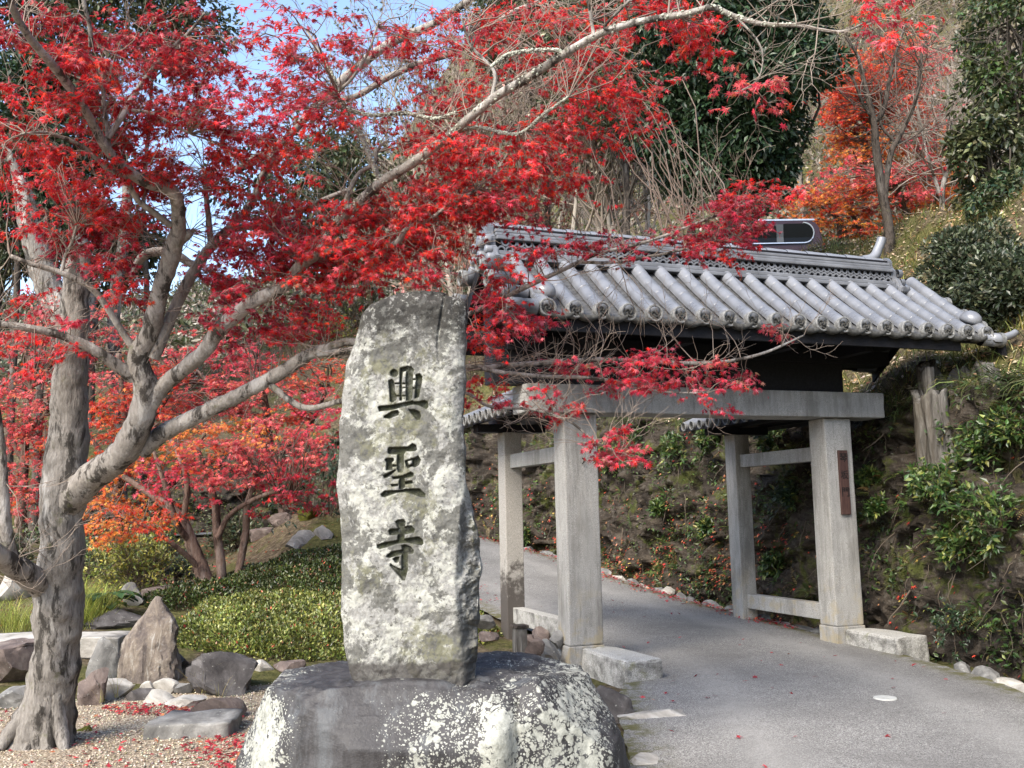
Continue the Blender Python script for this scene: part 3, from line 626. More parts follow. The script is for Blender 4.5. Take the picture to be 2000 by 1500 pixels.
            for j in range(10):
                yy = ya+.09+j*.21; sb('side_cover_tile', rm, (0, yy, 0)); o = sb('side_eave_disc', dm, (X+s_*(hw_+.02), yy, ze)); o.scale = (.72, .72, .72); o.rotation_euler = (0, 0, s_*math.pi/2)
        o = block('side_ridge', X-.09, X+.09, ya-.01, yb+.01, zt-.02, zt+.13, M['tile'], None, .03); o.parent = sr; o.matrix_parent_inverse = Matrix.Identity(4)
        block('side_plate', X-.45, X+.45, GD+.03, GD+.22, 2.361, 2.46, M['black'], g, .004); block('side_beam', X-.05, X+.09, .345, 2.7, 2.47, 2.62, M['black'], g, .004)
        for s_ in (-1, 1): block('side_purlin', X+s_*.45-.04, X+s_*.45+.04, .5, 2.72, 2.461, 2.53, M['black'], g, .004)
make_gate()

# ------------------------------------------------------------------ inscribed stone and its boulder
STQ = at(800, 1318, 5.5)
def on_plane(px, py, off=0.):
    v = ray(px, py); t = ((STQ+HF*off-CAM)@HF)/(v@HF); return CAM+v*t
def loc2(px, py):
    p = on_plane(px, py)-STQ; return p@HR, p[2]
STROKES = [
 [(217+27*math.cos(a), 152+27*math.sin(a)) for a in np.linspace(0, 6.28, 14)[:-1]],
 [(180,195),(205,185),(218,200),(222,225),(225,270),(238,290),(232,320),(205,335),(190,325),(186,260)],
 [(252,118),(275,118),(268,200),(268,322),(250,322),(248,200)],
 [(256,117),(300,105),(325,110),(342,130),(335,150),(330,300),(318,322),(290,322),(285,200),(290,142),(262,147)],
 [(345,160),(375,150),(393,172),(385,230),(370,300),(342,310),(345,240),(350,190)],
 [(218,208),(290,208),(290,222),(218,222)], [(262,235),(292,235),(292,246),(262,246)], [(322,180),(352,184),(352,197),(322,195)], [(322,236),(348,238),(348,250),(322,250)], [(230,285),(292,285),(292,298),(230,298)],
 [(115,360),(125,350),(200,345),(330,318),(345,325),(335,345),(200,380),(125,388)], [(330,325),(375,322),(405,315),(425,325),(430,360),(415,375),(370,352),(330,345)],
 [(150,415),(200,385),(240,375),(252,390),(245,410),(190,432),(155,428)], [(300,370),(340,370),(375,385),(385,415),(375,440),(355,440),(320,400)],
 [(178,615),(190,603),(300,600),(330,578),(355,590),(360,620),(345,632),(290,632),(280,650),(190,650),(178,640)],
 [(235,640),(280,635),(278,735),(268,760),(240,760),(232,740)],
 [(158,680),(170,668),(215,668),(220,685),(205,700),(210,745),(165,748),(168,700)], [(148,775),(225,735),(232,747),(180,790),(155,797)], [(205,706),(240,712),(240,726),(205,727)],
 [(278,685),(345,665),(365,652),(383,680),(370,715),(345,730),(325,725),(300,738),(288,720)],
 [(198,785),(270,775),(320,752),(340,765),(335,785),(290,795),(210,803)], [(195,830),(245,825),(245,845),(200,848)], [(280,812),(330,805),(335,828),(280,835)], [(250,780),(280,780),(285,800),(285,850),(265,866),(245,862),(243,820)],
 [(135,890),(160,868),(240,865),(285,857),(350,855),(375,855),(410,890),(408,912),(380,910),(290,882),(235,885),(160,912),(140,908)],
 [(222,1060),(240,1045),(280,1043),(292,1060),(285,1100),(282,1180),(265,1195),(235,1185),(240,1100)],
 [(180,1115),(195,1100),(240,1100),(300,1082),(325,1080),(347,1105),(340,1128),(290,1138),(240,1140),(190,1145)],
 [(110,1200),(150,1185),(240,1170),(290,1160),(370,1148),(395,1170),(398,1195),(385,1207),(300,1190),(240,1195),(130,1230),(112,1220)],
 [(170,1265),(200,1240),(265,1228),(258,1205),(280,1195),(320,1210),(340,1235),(335,1257),(305,1258),(305,1350),(285,1420),(265,1418),(190,1330),(195,1310),(230,1335),(260,1345),(262,1262),(190,1283),(172,1278)],
 [(205,1285),(225,1272),(252,1272),(250,1295),(238,1315),(222,1310)]]
HOLE = [(303,692),(325,688),(327,703),(308,711)]
def poly_sd(P, A, Z):
    """signed distance (negative inside) of points to polygon"""
    P = np.asarray(P); d = np.full(A.shape, 1e9); ins = np.zeros(A.shape, bool); n = len(P)
    for i in range(n):
        x0, y0 = P[i]; x1, y1 = P[(i+1) % n]; ex, ey = x1-x0, y1-y0; t = np.clip(((A-x0)*ex+(Z-y0)*ey)/(ex*ex+ey*ey+1e-12), 0, 1)
        d = np.minimum(d, np.hypot(A-x0-t*ex, Z-y0-t*ey)); c = ((y0 > Z) != (y1 > Z)); xi = x0+(Z-y0)*ex/(ey if abs(ey) > 1e-12 else 1e-12); ins ^= c & (A < xi)
    return np.where(ins, -d, d)
def make_stele():
    Lp = [(690, 1345), (680, 1318), (676, 1295), (668, 1260), (664, 1210), (662, 1150), (666, 1080), (660, 1010), (655, 960), (657, 900), (660, 830), (667, 760), (673, 710), (690, 665), (697, 640), (705, 610), (722, 590), (748, 576), (770, 570)]
    Rp = [(926, 1345), (926, 1318), (929, 1290), (931, 1230), (933, 1170), (937, 1110), (936, 1055), (922, 1015), (913, 970), (906, 900), (903, 830), (905, 760), (908, 700), (909, 640), (911, 600), (908, 585), (895, 577), (870, 571)]
    L = np.array([loc2(*p) for p in Lp]); R = np.array([loc2(*p) for p in Rp]); zt = loc2(810, 567)[1]; zb = L[0, 1]
    nv, nu, ns, nb = 640, 230, 26, 40
    z = np.linspace(zb, zt, nv); la = np.interp(z, L[:, 1], L[:, 0]); ra = np.interp(z, R[:, 1], R[:, 0])
    la = la+.010*fbm(np.stack([z*5, z*0, z*0+3], -1), 4); ra = ra+.012*fbm(np.stack([z*5, z*0+5, z*0], -1), 4)
    th = .27+.05*fbm(np.stack([z*2, z*0, z*0], -1), 3)
    u = np.linspace(0, 1, nu); A = la[:, None]+(ra-la)[:, None]*u[None]; Z = np.repeat(z[:, None], nu, 1)
    B = .055*(np.abs(2*u-1)**9)[None]+.0*A
    p3 = np.stack([A, Z, A*0], -1)
    B = B+.012*fbm(p3*4, 4)+.005*fbm(p3*22, 3)
    rz = sm(loc2(0, 640)[1], zt, Z); B = B+.02*rz*fbm(p3*9+4, 3)+.05*rz**5
    # broken right flank
    fl = sm(-.02, .05, A-np.interp(Z, [loc2(0, q)[1] for q in (1330, 1150, 1000, 900, 560)], [loc2(q, 1000)[0] for q in (905, 890, 905, 935, 940)])); B = B+fl*(.07+.05*fbm(p3*11+2, 4))
    # a vertical seam at the upper right
    sx = loc2(862, 700)[0]+.02*np.sin(Z*9); B = B+.016*np.exp(-((A-sx)/.008)**2)*sm(loc2(0, 760)[1], loc2(0, 640)[1], Z)
    # carved characters
    S = None
    k = loc2(701, 900)[0]-loc2(700, 900)[0]
    for P in STROKES:
        Q = np.array([loc2(700+x*.32, 680+y*.32) for x, y in P]); x0, x1 = Q[:, 0].min()-.03, Q[:, 0].max()+.03; y0, y1 = Q[:, 1].min()-.03, Q[:, 1].max()+.03
        if S is None: S = np.full(A.shape, 1.)
        m = (A > x0) & (A < x1) & (Z > y0) & (Z < y1); S[m] = np.minimum(S[m], poly_sd(Q, A[m], Z[m]))
    Q = np.array([loc2(700+x*.32, 680+y*.32) for x, y in HOLE]); S = np.maximum(S, -poly_sd(Q, A, Z))
    cut = sm(.0015, -.0095, S); B = B+.024*cut
    ink = sm(.0008, -.003, S)
    dark_foot = sm(loc2(0, 1304)[1], loc2(0, 1316)[1], Z+.02*fbm(p3*14, 3))*.8  # dark band along the foot of the stone, with a noisy upper edge
    col = np.zeros((nv, nu, 3)); col[..., 0] = ink; col[..., 1] = dark_foot; 
    # ring of each row: front, right flank, back, left flank
    def P3(a, b, zz): return STQ[None]+a[:, None]*HR+b[:, None]*HF+zz[:, None]*np.array([0, 0, 1.])
    rows = []; cols = []
    for i in range(nv):
        f = P3(A[i], B[i], Z[i]); t = np.linspace(0, 1, ns+2)[1:-1]; q = np.full(ns, z[i])
        nr = fbm(np.stack([t*3, q*5, t*0+9], -1), 3)*.02; nl = fbm(np.stack([t*3, q*5, t*0+2], -1), 3)*.02
        r_ = P3(ra[i]+nr*np.sin(t*3.14)-.05*t**3, B[i, -1]+(th[i]-B[i, -1])*t, q); l_ = P3(la[i]+nl*np.sin(t*3.14)+.05*(1-t)**3, th[i]+(B[i, 0]-th[i])*t, q)
        ub = np.linspace(1, 0, nb); b_ = P3(la[i]+.05+(ra[i]-la[i]-.1)*ub, th[i]+.02*fbm(np.stack([ub*3, np.full(nb, z[i])*3, ub*0], -1), 2), np.full(nb, z[i]))
        rows.append(np.concatenate([f, r_, b_, l_])); c = np.zeros((ns+nb+ns, 3)); cols.append(np.concatenate([col[i], c]))
    V = np.concatenate(rows); n = nu+ns*2+nb; idx = np.arange(nv*n).reshape(nv, n); nx = np.roll(idx, -1, 1)
    F4 = np.stack([idx[:-1], nx[:-1], nx[1:], idx[1:]], -1).reshape(-1, 4)
    V = np.concatenate([V, [rows[-1].mean(0)+np.array([0, 0, .02])]]); kk = nv*n; F3 = np.stack([idx[-1], nx[-1], np.full(n, kk)], -1)
    C = np.concatenate([np.concatenate(cols), [[0, 0, 0]]])
    o = link('inscribed_stone', mesh_np('inscribed_stone', V, [F4, F3], M['stele'], C))
    tag(o, 'tall upright lichen-covered stone carved with three large characters', 'stone monument')
    # boulder
    nth, nph = 240, 170; thg = np.linspace(0, 2*np.pi, nth, endpoint=False); ph = np.linspace(-np.pi/2, np.pi/2, nph)
    T, Pp = np.meshgrid(thg, ph); sp = lambda w, e: np.sign(w)*np.abs(w)**e
    ca = loc2(822, 1400)[0]; hz = .42; zc = -.02+.0
    x = sp(np.cos(Pp), .22)*sp(np.cos(T), .50)*1.225; y = sp(np.cos(Pp), .26)*sp(np.sin(T), .50)*.80; zz = sp(np.sin(Pp), .36)*.5
    z_ = zz*1.0-.08
    x *= 1-.10*np.clip(zz, 0, 1)*1.3; 
    p3 = np.stack([x, y, z_], -1); nr = nrm(p3*np.array([.6, .8, 1.6])); d = .07*fbm(p3*1.7+3, 4)+.018*fbm(p3*7, 4)
    p3 = p3+nr*d[..., None]
    for nx_, ny_, nz_, dd_ in ((-.72, -.25, .64, 1.02), (.66, -.35, .66, .91), (-.45, -.75, .48, 1.02), (.30, -.86, .40, .90), (.9, .1, .42, 1.06), (-.93, -.1, .34, 1.10), (0., -.80, .60, .79)):
        nv_ = np.array([nx_, ny_, nz_]); nv_ = nv_/np.linalg.norm(nv_); e_ = p3@nv_-dd_; p3 = p3-np.maximum(e_, 0)[..., None]*nv_*.96
    rb_ = np.random.RandomState(8)
    for q_ in range(22):
        nv_ = rb_.normal(size=3); nv_[1] = -abs(nv_[1])*1.1; nv_[2] = abs(nv_[2])*.6 if q_ % 3 else -.2*abs(nv_[2]); nv_ /= np.linalg.norm(nv_); pr_ = p3@nv_; p3 = p3-np.maximum(pr_-(pr_.max()-rb_.uniform(.03, .10)), 0)[..., None]*nv_*.97
    p3 = p3+nr*(.012*fbm(p3*5+11, 4)+.006*np.abs(fbm(p3*14, 3)))[..., None]
    zcap = .462+.02*fbm(np.stack([x*2, y*2, x*0+7], -1), 3)-.06*sm(.40, 1.05, p3[..., 0])-.06*sm(-.5, -1.05, p3[..., 0])
    p3[..., 2] = np.where(p3[..., 2] > zcap-.04, zcap-.04+.04*np.tanh((p3[..., 2]-zcap+.04)/.04), p3[..., 2])
    # oval knob on the front with a crack beside it
    ka = (1002-838)*5.1/FPX; g = np.exp(-(((p3[..., 0]-ka)/.085)**2+((p3[..., 2]-.14)/.17)**2)**2)*(p3[..., 1] < -.3); p3[..., 1] -= .07*g
    cr = np.exp(-((p3[..., 0]-ka-.095-.05*(p3[..., 2]-.14))/.012)**2)*sm(.35, .25, np.abs(p3[..., 2]-.05))*(p3[..., 1] < -.3); p3[..., 1] += .05*cr
    V = STQ*np.array([1, 1, 0])+(p3[..., 0]+ca)[..., None]*HR+(p3[..., 1]+.52)[..., None]*HF+p3[..., 2:3]*np.array([0, 0, 1.])
    a = p3[..., 0]; front = sm(.50, .30, p3[..., 2])
    den = .12+.80*np.exp(-((a+.90)/.20)**2)*front+.44*sm(-.32, -.05, a)*front*sm(1.3, .9, a)+.25*np.exp(-((a-.95)/.2)**2)*front-.2*np.exp(-((a+.45)/.2)**2)+.6*g+.17*sm(.2, .6, a)*(1-front)
    den = np.clip(den, 0, 1)
    idx = np.arange(nph*nth).reshape(nph, nth); nx = np.roll(idx, -1, 1); F = np.stack([idx[:-1], nx[:-1], nx[1:], idx[1:]], -1).reshape(-1, 4)
    o = link('pedestal_boulder', mesh_np('pedestal_boulder', V.reshape(-1, 3), F, M['boulder'], np.repeat(den.reshape(-1, 1), 3, 1)))
    tag(o, 'huge dark boulder with white lichen patches carrying the inscribed stone', 'boulder')
make_stele()

# ------------------------------------------------------------------ rocks
_ico = {}
def ico(sub):
    if sub not in _ico:
        bm = bmesh.new(); bmesh.ops.create_icosphere(bm, subdivisions=sub, radius=1); bm.verts.ensure_lookup_table()
        _ico[sub] = (np.array([v.co for v in bm.verts]), np.array([[v.index for v in f.verts] for f in bm.faces])); bm.free()
    return _ico[sub]
def rock_np(size, seed, cuts=11, sub=4, rough=.07, peak=0.):
    rng = np.random.RandomState(seed); V, F = ico(sub); V = V.copy()*1.25
    for k in range(cuts):
        n = rng.normal(size=3); n /= np.linalg.norm(n); d = rng.uniform(.50, .88); e = V@n-d; V = V-np.maximum(e, 0)[:, None]*n*.98
    if peak: q = np.clip((V[:, 2]+.75)/1.6, 0, 1); V[:, :2] *= (1.15-.92*q)[:, None]; V[:, 0] += peak*q
    V = V+nrm(V)*(rough*fbm(V*2.2+seed, 4)+rough*.4*fbm(V*7+seed, 3))[:, None]
    return V*np.asarray(size)/2, F
def rock(name, label, px, py, wpx, hpx, kind, seed, group=None, dep=1., cuts=11, sub=4, peak=0., d=None, cat='rock', z=None, sink=.12):
    """px,py: where its foot shows in the photograph"""
    if d is None: p, d = ground_hit(px, py)
    else: p = at(px, py, d)
    if z is not None: p = onz(px, py, z); d = (p-CAM)@FW
    w, h = wpx*d/FPX, hpx*d/FPX; V, F = rock_np((w*1.05, w*dep, h*(1+sink)*1.1), seed, cuts, sub, peak=peak)
    V[:, 2] += h*.5-h*sink*.5-.0; R = HR[None]*V[:, :1]+HF[None]*V[:, 1:2]+np.array([[0, 0, 1.]])*V[:, 2:3]
    base = p+HF*w*dep*.35; me = mesh_np(name, R, F, M[kind], smooth=True); me.set_sharp_from_angle(angle=.42); o = link(name, me, loc=base)
    return tag(o, label, cat, group)
def make_rocks():
    p, d = ground_hit(272, 1345); Lp = [(205, 1375), (208, 1335), (212, 1290), (218, 1262), (240, 1240), (258, 1212), (272, 1190), (286, 1172)]; Rp = [(345, 1375), (340, 1340), (337, 1295), (328, 1250), (320, 1222), (308, 1192), (298, 1175), (290, 1171)]
    lo = [(x-272)*d/FPX for x, y in Lp]; hi = [(x-272)*d/FPX for x, y in Rp]; zl = [(1345-y)*d/FPX for x, y in Lp]; zh = [(1345-y)*d/FPX for x, y in Rp]; q = np.linspace(zl[0], max(zl), 60); na = 56; a = np.arange(na)*2*np.pi/na; V = []
    for z in q:
        l_, h_ = np.interp(z, zl, lo), np.interp(z, zh, hi); hw_ = max((h_-l_)/2, .004); x = (l_+h_)/2+hw_*np.sign(np.cos(a))*np.abs(np.cos(a))**.75; y = np.sign(np.sin(a))*np.abs(np.sin(a))**.7*hw_*.62; V.append(np.stack([x, y, np.full(na, z)], 1))
    V = np.array(V); dn = .10*fbm(V*np.array([6, 6, 1.8]), 4)+.06*np.abs(fbm(V*np.array([13, 13, 4])+4, 3)); V[..., :2] *= (1-1.7*dn)[..., None]; V[..., 0] += .03*fbm(V*np.array([2, 2, 5])+8, 3); V = V.reshape(-1, 3); idx = np.arange(60*na).reshape(60, na); nx = np.roll(idx, -1, 1); F = np.stack([idx[:-1], nx[:-1], nx[1:], idx[1:]], -1).reshape(-1, 4)
    me = mesh_np('standing_rock', V[:, :1]*HR+V[:, 1:2]*HF+V[:, 2:3]*np.array([0, 0, 1.]), [F, np.array([[idx[-1][k], idx[-1][(k+1) % na], idx[-1][0]] for k in range(1, na-1)])], M['rock_streak']); me.set_sharp_from_angle(angle=.5); tag(link('standing_rock', me, loc=p+HF*.2), 'tall pointed grey-brown garden rock at the end of the stone slab bridge', 'rock')
    rock('garden_boulder', 'broad dark boulder with a sloping flat face below the clipped azaleas', 425, 1372, 185, 100, 'rock_dark', 12, dep=.8)
    G = 'small rocks along the gravel edge'
    rock('garden_rock', 'brown angular rock propping the slab bridge left of the big trunk', 20, 1345, 125, 105, 'rock_brown', 21, dep=.9)
    rock('garden_rock', 'upright reddish brown rock beside the foot of the big trunk', 165, 1388, 66, 78, 'rock_brown', 22, dep=.9)
    rock('garden_rock', 'low pale rock half hidden behind the foot of the big trunk', 35, 1392, 80, 40, 'rock_grey', 23, dep=.9)
    rock('garden_rock', 'dark flat upright rock under the slab bridge', 205, 1340, 75, 80, 'rock_grey', 24, dep=.5)
    for i, (x, y, w, h, k, lb) in enumerate([(222, 1372, 66, 46, 'rock_pale', 'whitish rounded rock at the foot of the pointed rock'), (262, 1382, 62, 34, 'rock_dark', 'dark wedge rock between pale rocks on the gravel edge'), (302, 1386, 64, 32, 'rock_pale', 'pale split rock beside the dark wedge rock'), (358, 1394, 88, 36, 'rock_pale', 'long pale tan rock behind the flat stepping stone'), (412, 1418, 92, 52, 'rock_brown', 'dark brown rock touching the stepping stone and the pedestal'), (318, 1362, 48, 28, 'rock_pale', 'small pale rock in front of the broad dark boulder'), (350, 1358, 40, 24, 'rock_grey', 'small grey rock in front of the broad dark boulder'), (288, 1358, 30, 22, 'rock_pale', 'little cream rock at the foot of the pointed rock'), (510, 1318, 44, 26, 'rock_pale', 'small tan rock at the azalea edge above the pedestal'), (560, 1322, 60, 34, 'rock_brown', 'brown rock at the azalea edge touching the back of the pedestal'), (345, 1312, 46, 30, 'rock_dark', 'dark rock wedged between the pointed rock and the azaleas')]):
        rock('edge_rock', lb, x, y, w, h, k, 40+i, G, dep=.8, sub=3)
    rock('mossy_stone', 'tiny moss-covered stone on the gravel beside the trunk', 160, 1438, 42, 18, 'moss', 60, dep=.8, sub=3, sink=.4)
    rock('flat_rock', 'flat dark rock with fallen leaves behind the slab bridge', 210, 1235, 165, 40, 'rock_dark', 61, dep=.8)
    rock('garden_rock', 'grey rounded rock beneath the yellow-green bush', 255, 1190, 46, 44, 'rock_grey', 62, dep=.8, sub=3)
    rock('garden_rock', 'low brown rock beneath the dark bush', 310, 1180, 85, 34, 'rock_brown', 63, dep=.8, sub=3)
    rock('garden_rock', 'pale rock at the left end of the garden, above the slab bridge', 20, 1180, 90, 60, 'rock_pale', 64, dep=.8, sub=3)
    for i, (x, y, w, h, k_, lb) in enumerate([(580, 1082, 74, 40, 'rock_grey', 'broad grey rock low in the leafy bank behind the azaleas'), (505, 1055, 52, 30, 'rock_brown', 'brown rock in the bank beside the stems of the garden maple'), (628, 1062, 44, 36, 'rock_grey', 'grey rock in the bank close to the inscribed stone'), (545, 1030, 50, 26, 'rock_brown', 'small brown rock high in the leafy bank'), (605, 1020, 60, 34, 'moss', 'mossy green rock high in the leafy bank')]):
        rock('bank_rock', lb, x, y, w, h, k_, 70+i, 'rocks in the leafy bank', dep=.9, sub=3)
    # stepping stone and slab bridge
    p, d = ground_hit(362, 1452); V, F = rock_np((1, 1, 1), 81, 4, 4, .02)
    bm = bmesh.new(); bmesh.ops.create_cube(bm, size=1); bmesh.ops.subdivide_edges(bm, edges=bm.edges[:], cuts=9, use_grid_fill=True)
    co = np.array([v.co for v in bm.verts]); sx, sy, sz = .66, .52, .16
    co = co*np.array([sx, sy, sz]); co[:, 0] *= 1-.12*(co[:, 1] > 0)*(co[:, 1]/sy*2); co += .012*np.stack([fbm(co*6+k*9, 3) for k in range(3)], -1); co[:, 2] -= .02*np.abs(fbm(co*np.array([3, 14, 3]), 3))
    for v, c in zip(bm.verts, co): v.co = Vector(HR*c[0]+HF*c[1]+np.array([0, 0, c[2]]))
    o = link('stepping_stone', bm_mesh('stepping_stone', bm, M['rock_grey'], True), loc=(*(p+HF*.26)[:2], -.25)); tag(o, 'flat grey stepping stone with rough grain on the gravel', 'stepping stone')
    bm = bmesh.new(); bmesh.ops.create_cube(bm, size=1); bmesh.ops.subdivide_edges(bm, edges=bm.edges[:], cuts=11, use_grid_fill=True); co = np.array([v.co for v in bm.verts])*np.array([3.0, .62, .2]); co += .014*np.stack([fbm(co*3+k*9, 4) for k in range(3)], -1)
    c0 = at(-15, 1262, 10.4); 
    for v, c in zip(bm.verts, co): v.co = Vector(HR*c[0]+HF*c[1]+np.array([0, 0, c[2]]))
    o = link('slab_bridge', bm_mesh('slab_bridge', bm, M['rock_pale'], True), loc=c0); tag(o, 'long pale stone slab bridge behind the big trunk', 'stone bridge')
    # stones beside the left kerb block and pier foot
    for i, (x, y, w, h, k, lb, dp) in enumerate([(1195, 1408, 100, 62, 'rock_dark', 'rough dark stone between the pedestal and the left kerb block', .7), (1292, 1418, 135, 26, 'rock_pale', 'flat mossy stone flush with the road edge by the pedestal', .7), (1262, 1500, 100, 22, 'rock_pale', 'flat pale stone flush with the road edge, below the mossy one', .8)]):
        rock('kerb_stone', lb, x, y, w, h, k, 90+i, 'kerb stones left of the road', dep=dp, sub=4, z=-.27, sink=.5)
    for i, (x, y, w, h) in enumerate([(1042, 1288, 44, 34), (1076, 1296, 48, 40), (1058, 1258, 42, 28), (1084, 1262, 30, 28), (1036, 1262, 26, 24), (945, 1225, 40, 26), (955, 1255, 34, 22)]):
        rock('footing_stone', ['rough brown stone below the left lower tie beam', 'rough grey stone against the left front plinth', 'small brown stone behind the wooden peg', 'small grey stone tucked under the left lower tie beam', 'little brown stone touching the wooden peg', 'grey stone between the inscribed stone and the left rear post', 'brown stone between the pedestal and the left rear post'][i], x, y, w, h, 'rock_grey' if i % 2 else 'rock_brown', 100+i, 'stones round the left post footing', dep=.9, sub=3, d=9.9+.25*(i % 3)-(.4 if i < 2 else 0))
    # edging stones along the right of the road
    k = np.where((RS[:, 1] > -4.6) & (RS[:, 1] < 9.5))[0]; dist = np.concatenate([[0], np.cumsum(np.linalg.norm(np.diff(RS[k], axis=0), axis=1))]); s_ = 0; i = 0; rng = random.Random(5)
    while s_ < dist[-1]:
        L = rng.uniform(.26, .5); j = k[int(np.searchsorted(dist, min(s_+L/2, dist[-1]-.01)))]; q = RS[j]; yv = q[1]
        if not (-.95 < yv < .35):
            V, F = rock_np((.22, L*1.08, .2), 300+i, 9, 2, .05); T = np.array([*RTn[j], 0]); N = np.array([*RN[j], 0]); R = N*V[:, :1]+T*V[:, 1:2]+np.array([[0, 0, 1.]])*V[:, 2:3]
            o = link('edging_stone', mesh_np('edging_stone', R, F, M['rock_pale' if rng.random() < .6 else 'rock_grey'], smooth=False), loc=q+N*(HWS[j]+.06+rng.uniform(-.03, .05))+np.array([0, 0, -.045+rng.uniform(-.02, .02)]))
            tag(o, 'rough edging stone between the road and the rock face', 'stone', 'edging stones along the right of the road')
        s_ += L; i += 1
    # wooden peg, cover in the road
    p = at(1016, 1292, 9.55); t = thing('wooden_peg', 'short square weathered timber peg under the left tie beam', 'post', p)
    o = block('shaft', p[0]-.06, p[0]+.06, p[1]-.06, p[1]+.06, p[2]-.15, p[2]+.33, M['deadwood'], t, .008); o = block('cap', p[0]-.075, p[0]+.075, p[1]-.075, p[1]+.075, p[2]+.331, p[2]+.36, M['darkbark'], t, .006)
    p = onz(1729, 1362, -.19); bm = bmesh.new(); bmesh.ops.create_cone(bm, cap_ends=True, segments=40, radius1=.098, radius2=.092, depth=.02)
    bmesh.ops.bevel(bm, geom=[e for e in bm.edges if e.calc_length() < .05], offset=.004, segments=1, affect='EDGES')
    o = link('survey_cover', bm_mesh('survey_cover', bm, M['cover']), loc=(p[0], p[1], -.199)); tag(o, 'small round whitish cover plate set flush in the road', 'cover')
make_rocks()

# ------------------------------------------------------------------ foliage templates
def star(lobes):
    """maple leaf: fan of pointed lobes, slightly drooping at the tips"""
    V = [(0, 0, 0)]; 
    for i, (a, l) in enumerate(lobes):
        a = math.radians(a)
        if i: 
            b = (a+math.radians(lobes[i-1][0]))/2; V.append((math.sin(b)*.30, math.cos(b)*.30+.05, .015))
        V.append((math.sin(a)*l, math.cos(a)*l, -.16*l*l))
    n = len(V); F = [(0, i+1, i) for i in range(1, n-1)]
    return np.array(V), np.array(F)
LEAF7 = star([(-128, .42), (-82, .72), (-40, .92), (0, 1.), (40, .92), (82, .72), (128, .42)])
_c = LEAF7[0].copy(); _c[:, 2] = -.55*(_c[:, 0]**2+_c[:, 1]**2)+.25*np.abs(_c[:, 0]); _c[:, 0] *= .72; LEAF7C = (_c, LEAF7[1])
LEAF5 = star([(-100, .6), (-48, .9), (0, 1.), (48, .9), (100, .6)])
OVAL = (np.array([(0, 0, 0), (.20, .42, .05), (0, 1, -.06), (-.20, .42, .05), (.0, .45, 0)]), np.array([(0, 1, 4), (1, 2, 4), (2, 3, 4), (3, 0, 4)]))
OVAL2 = (np.array([(0, 0, 0), (.24, .45, .05), (0, 1, -.04), (-.24, .45, .05)]), np.array([(0, 1, 2), (0, 2, 3)]))
BLADE = (np.array([(-.022, 0, 0), (.022, 0, 0), (-.018, .08, .5), (.018, .08, .5), (-.012, .28, .85), (.012, .28, .85), (0, .55, .98)]), np.array([(0, 1, 3), (0, 3, 2), (2, 3, 5), (2, 5, 4), (4, 5, 6)]))
def palette(rng, pal, n, jit=.25):
    c = np.array([p[:3] for p in pal]); w = np.array([p[3] for p in pal], float); k = rng.choice(len(pal), n, p=w/w.sum())
    return np.clip(c[k]*np.exp(rng.normal(0, jit, (n, 1)))*(1+rng.normal(0, .06, (n, 3))), 0, .95)
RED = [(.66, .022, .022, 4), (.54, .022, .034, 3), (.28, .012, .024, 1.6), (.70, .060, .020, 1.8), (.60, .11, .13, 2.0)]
DARKRED = [(.36, .014, .028, 4), (.46, .016, .024, 3), (.20, .010, .018, 2), (.60, .04, .03, 1.8), (.54, .11, .13, 1.6)]  # crimson mix; backlit darkness of the upper sprays put into the leaf colour
MAGENTA = [(.58, .040, .075, 4), (.42, .02, .045, 3), (.62, .13, .16, 2.2), (.58, .02, .015, 1.5), (.22, .01, .02, 1)]
PINK = [(.62, .08, .085, 4), (.66, .16, .15, 3), (.52, .04, .06, 3), (.68, .20, .10, 1.5), (.36, .025, .035, 1)]
ORANGE = [(.66, .22, .035, 4), (.68, .32, .06, 2), (.64, .12, .03, 3), (.50, .07, .04, 1.5)]
REDORANGE = [(.58, .07, .02, 4), (.55, .035, .02, 3), (.60, .16, .03, 2.2), (.40, .02, .02, 1.5)]
RUSSET = [(.28, .11, .08, 3), (.36, .17, .13, 3), (.20, .075, .05, 2), (.42, .23, .19, 1)]
DKGREEN = [(.014, .032, .014, 4), (.026, .052, .022, 4), (.045, .080, .034, 2), (.085, .115, .060, .8)]
MIDGREEN = [(.030, .062, .016, 4), (.050, .090, .020, 3), (.085, .12, .030, 2), (.14, .155, .045, .7)]
YELGREEN = [(.16, .19, .03, 3), (.27, .26, .045, 3), (.09, .125, .025, 2), (.36, .31, .06, 1)]
OLIVE = [(.055, .07, .028, 3), (.085, .095, .042, 3), (.12, .125, .06, 2), (.03, .045, .02, 2)]
GREYBROWN = [(.19, .155, .115, 3), (.26, .22, .17, 3), (.13, .105, .08, 2)]
def px_limb(Q): return np.array([(*at(x, y, d), .80*r*d/FPX) for x, y, d, r in Q])
def curve_twigs(rng, A, B, r0, r1, K=5, sag=.12):
    """polylines from A (M,3) to B (M,3)"""
    t = np.linspace(0, 1, K)[None, :, None]; L = np.linalg.norm(B-A, axis=1)[:, None, None]
    mid = rng.normal(0, .10, (len(A), 1, 3))*L; P = A[:, None]*(1-t)+B[:, None]*t+mid*np.sin(t*np.pi)+rng.normal(0, .025, (len(A), K, 3))*L*np.sin(t*np.pi)
    P[..., 2] += (sag*L*np.sin(t*np.pi))[..., 0]
    s = np.linspace(0, 1, K)[None]; return P, np.broadcast_to(np.asarray(r0).reshape(-1, 1)*(1-s)+np.asarray(r1).reshape(-1, 1)*s, (len(A), K))
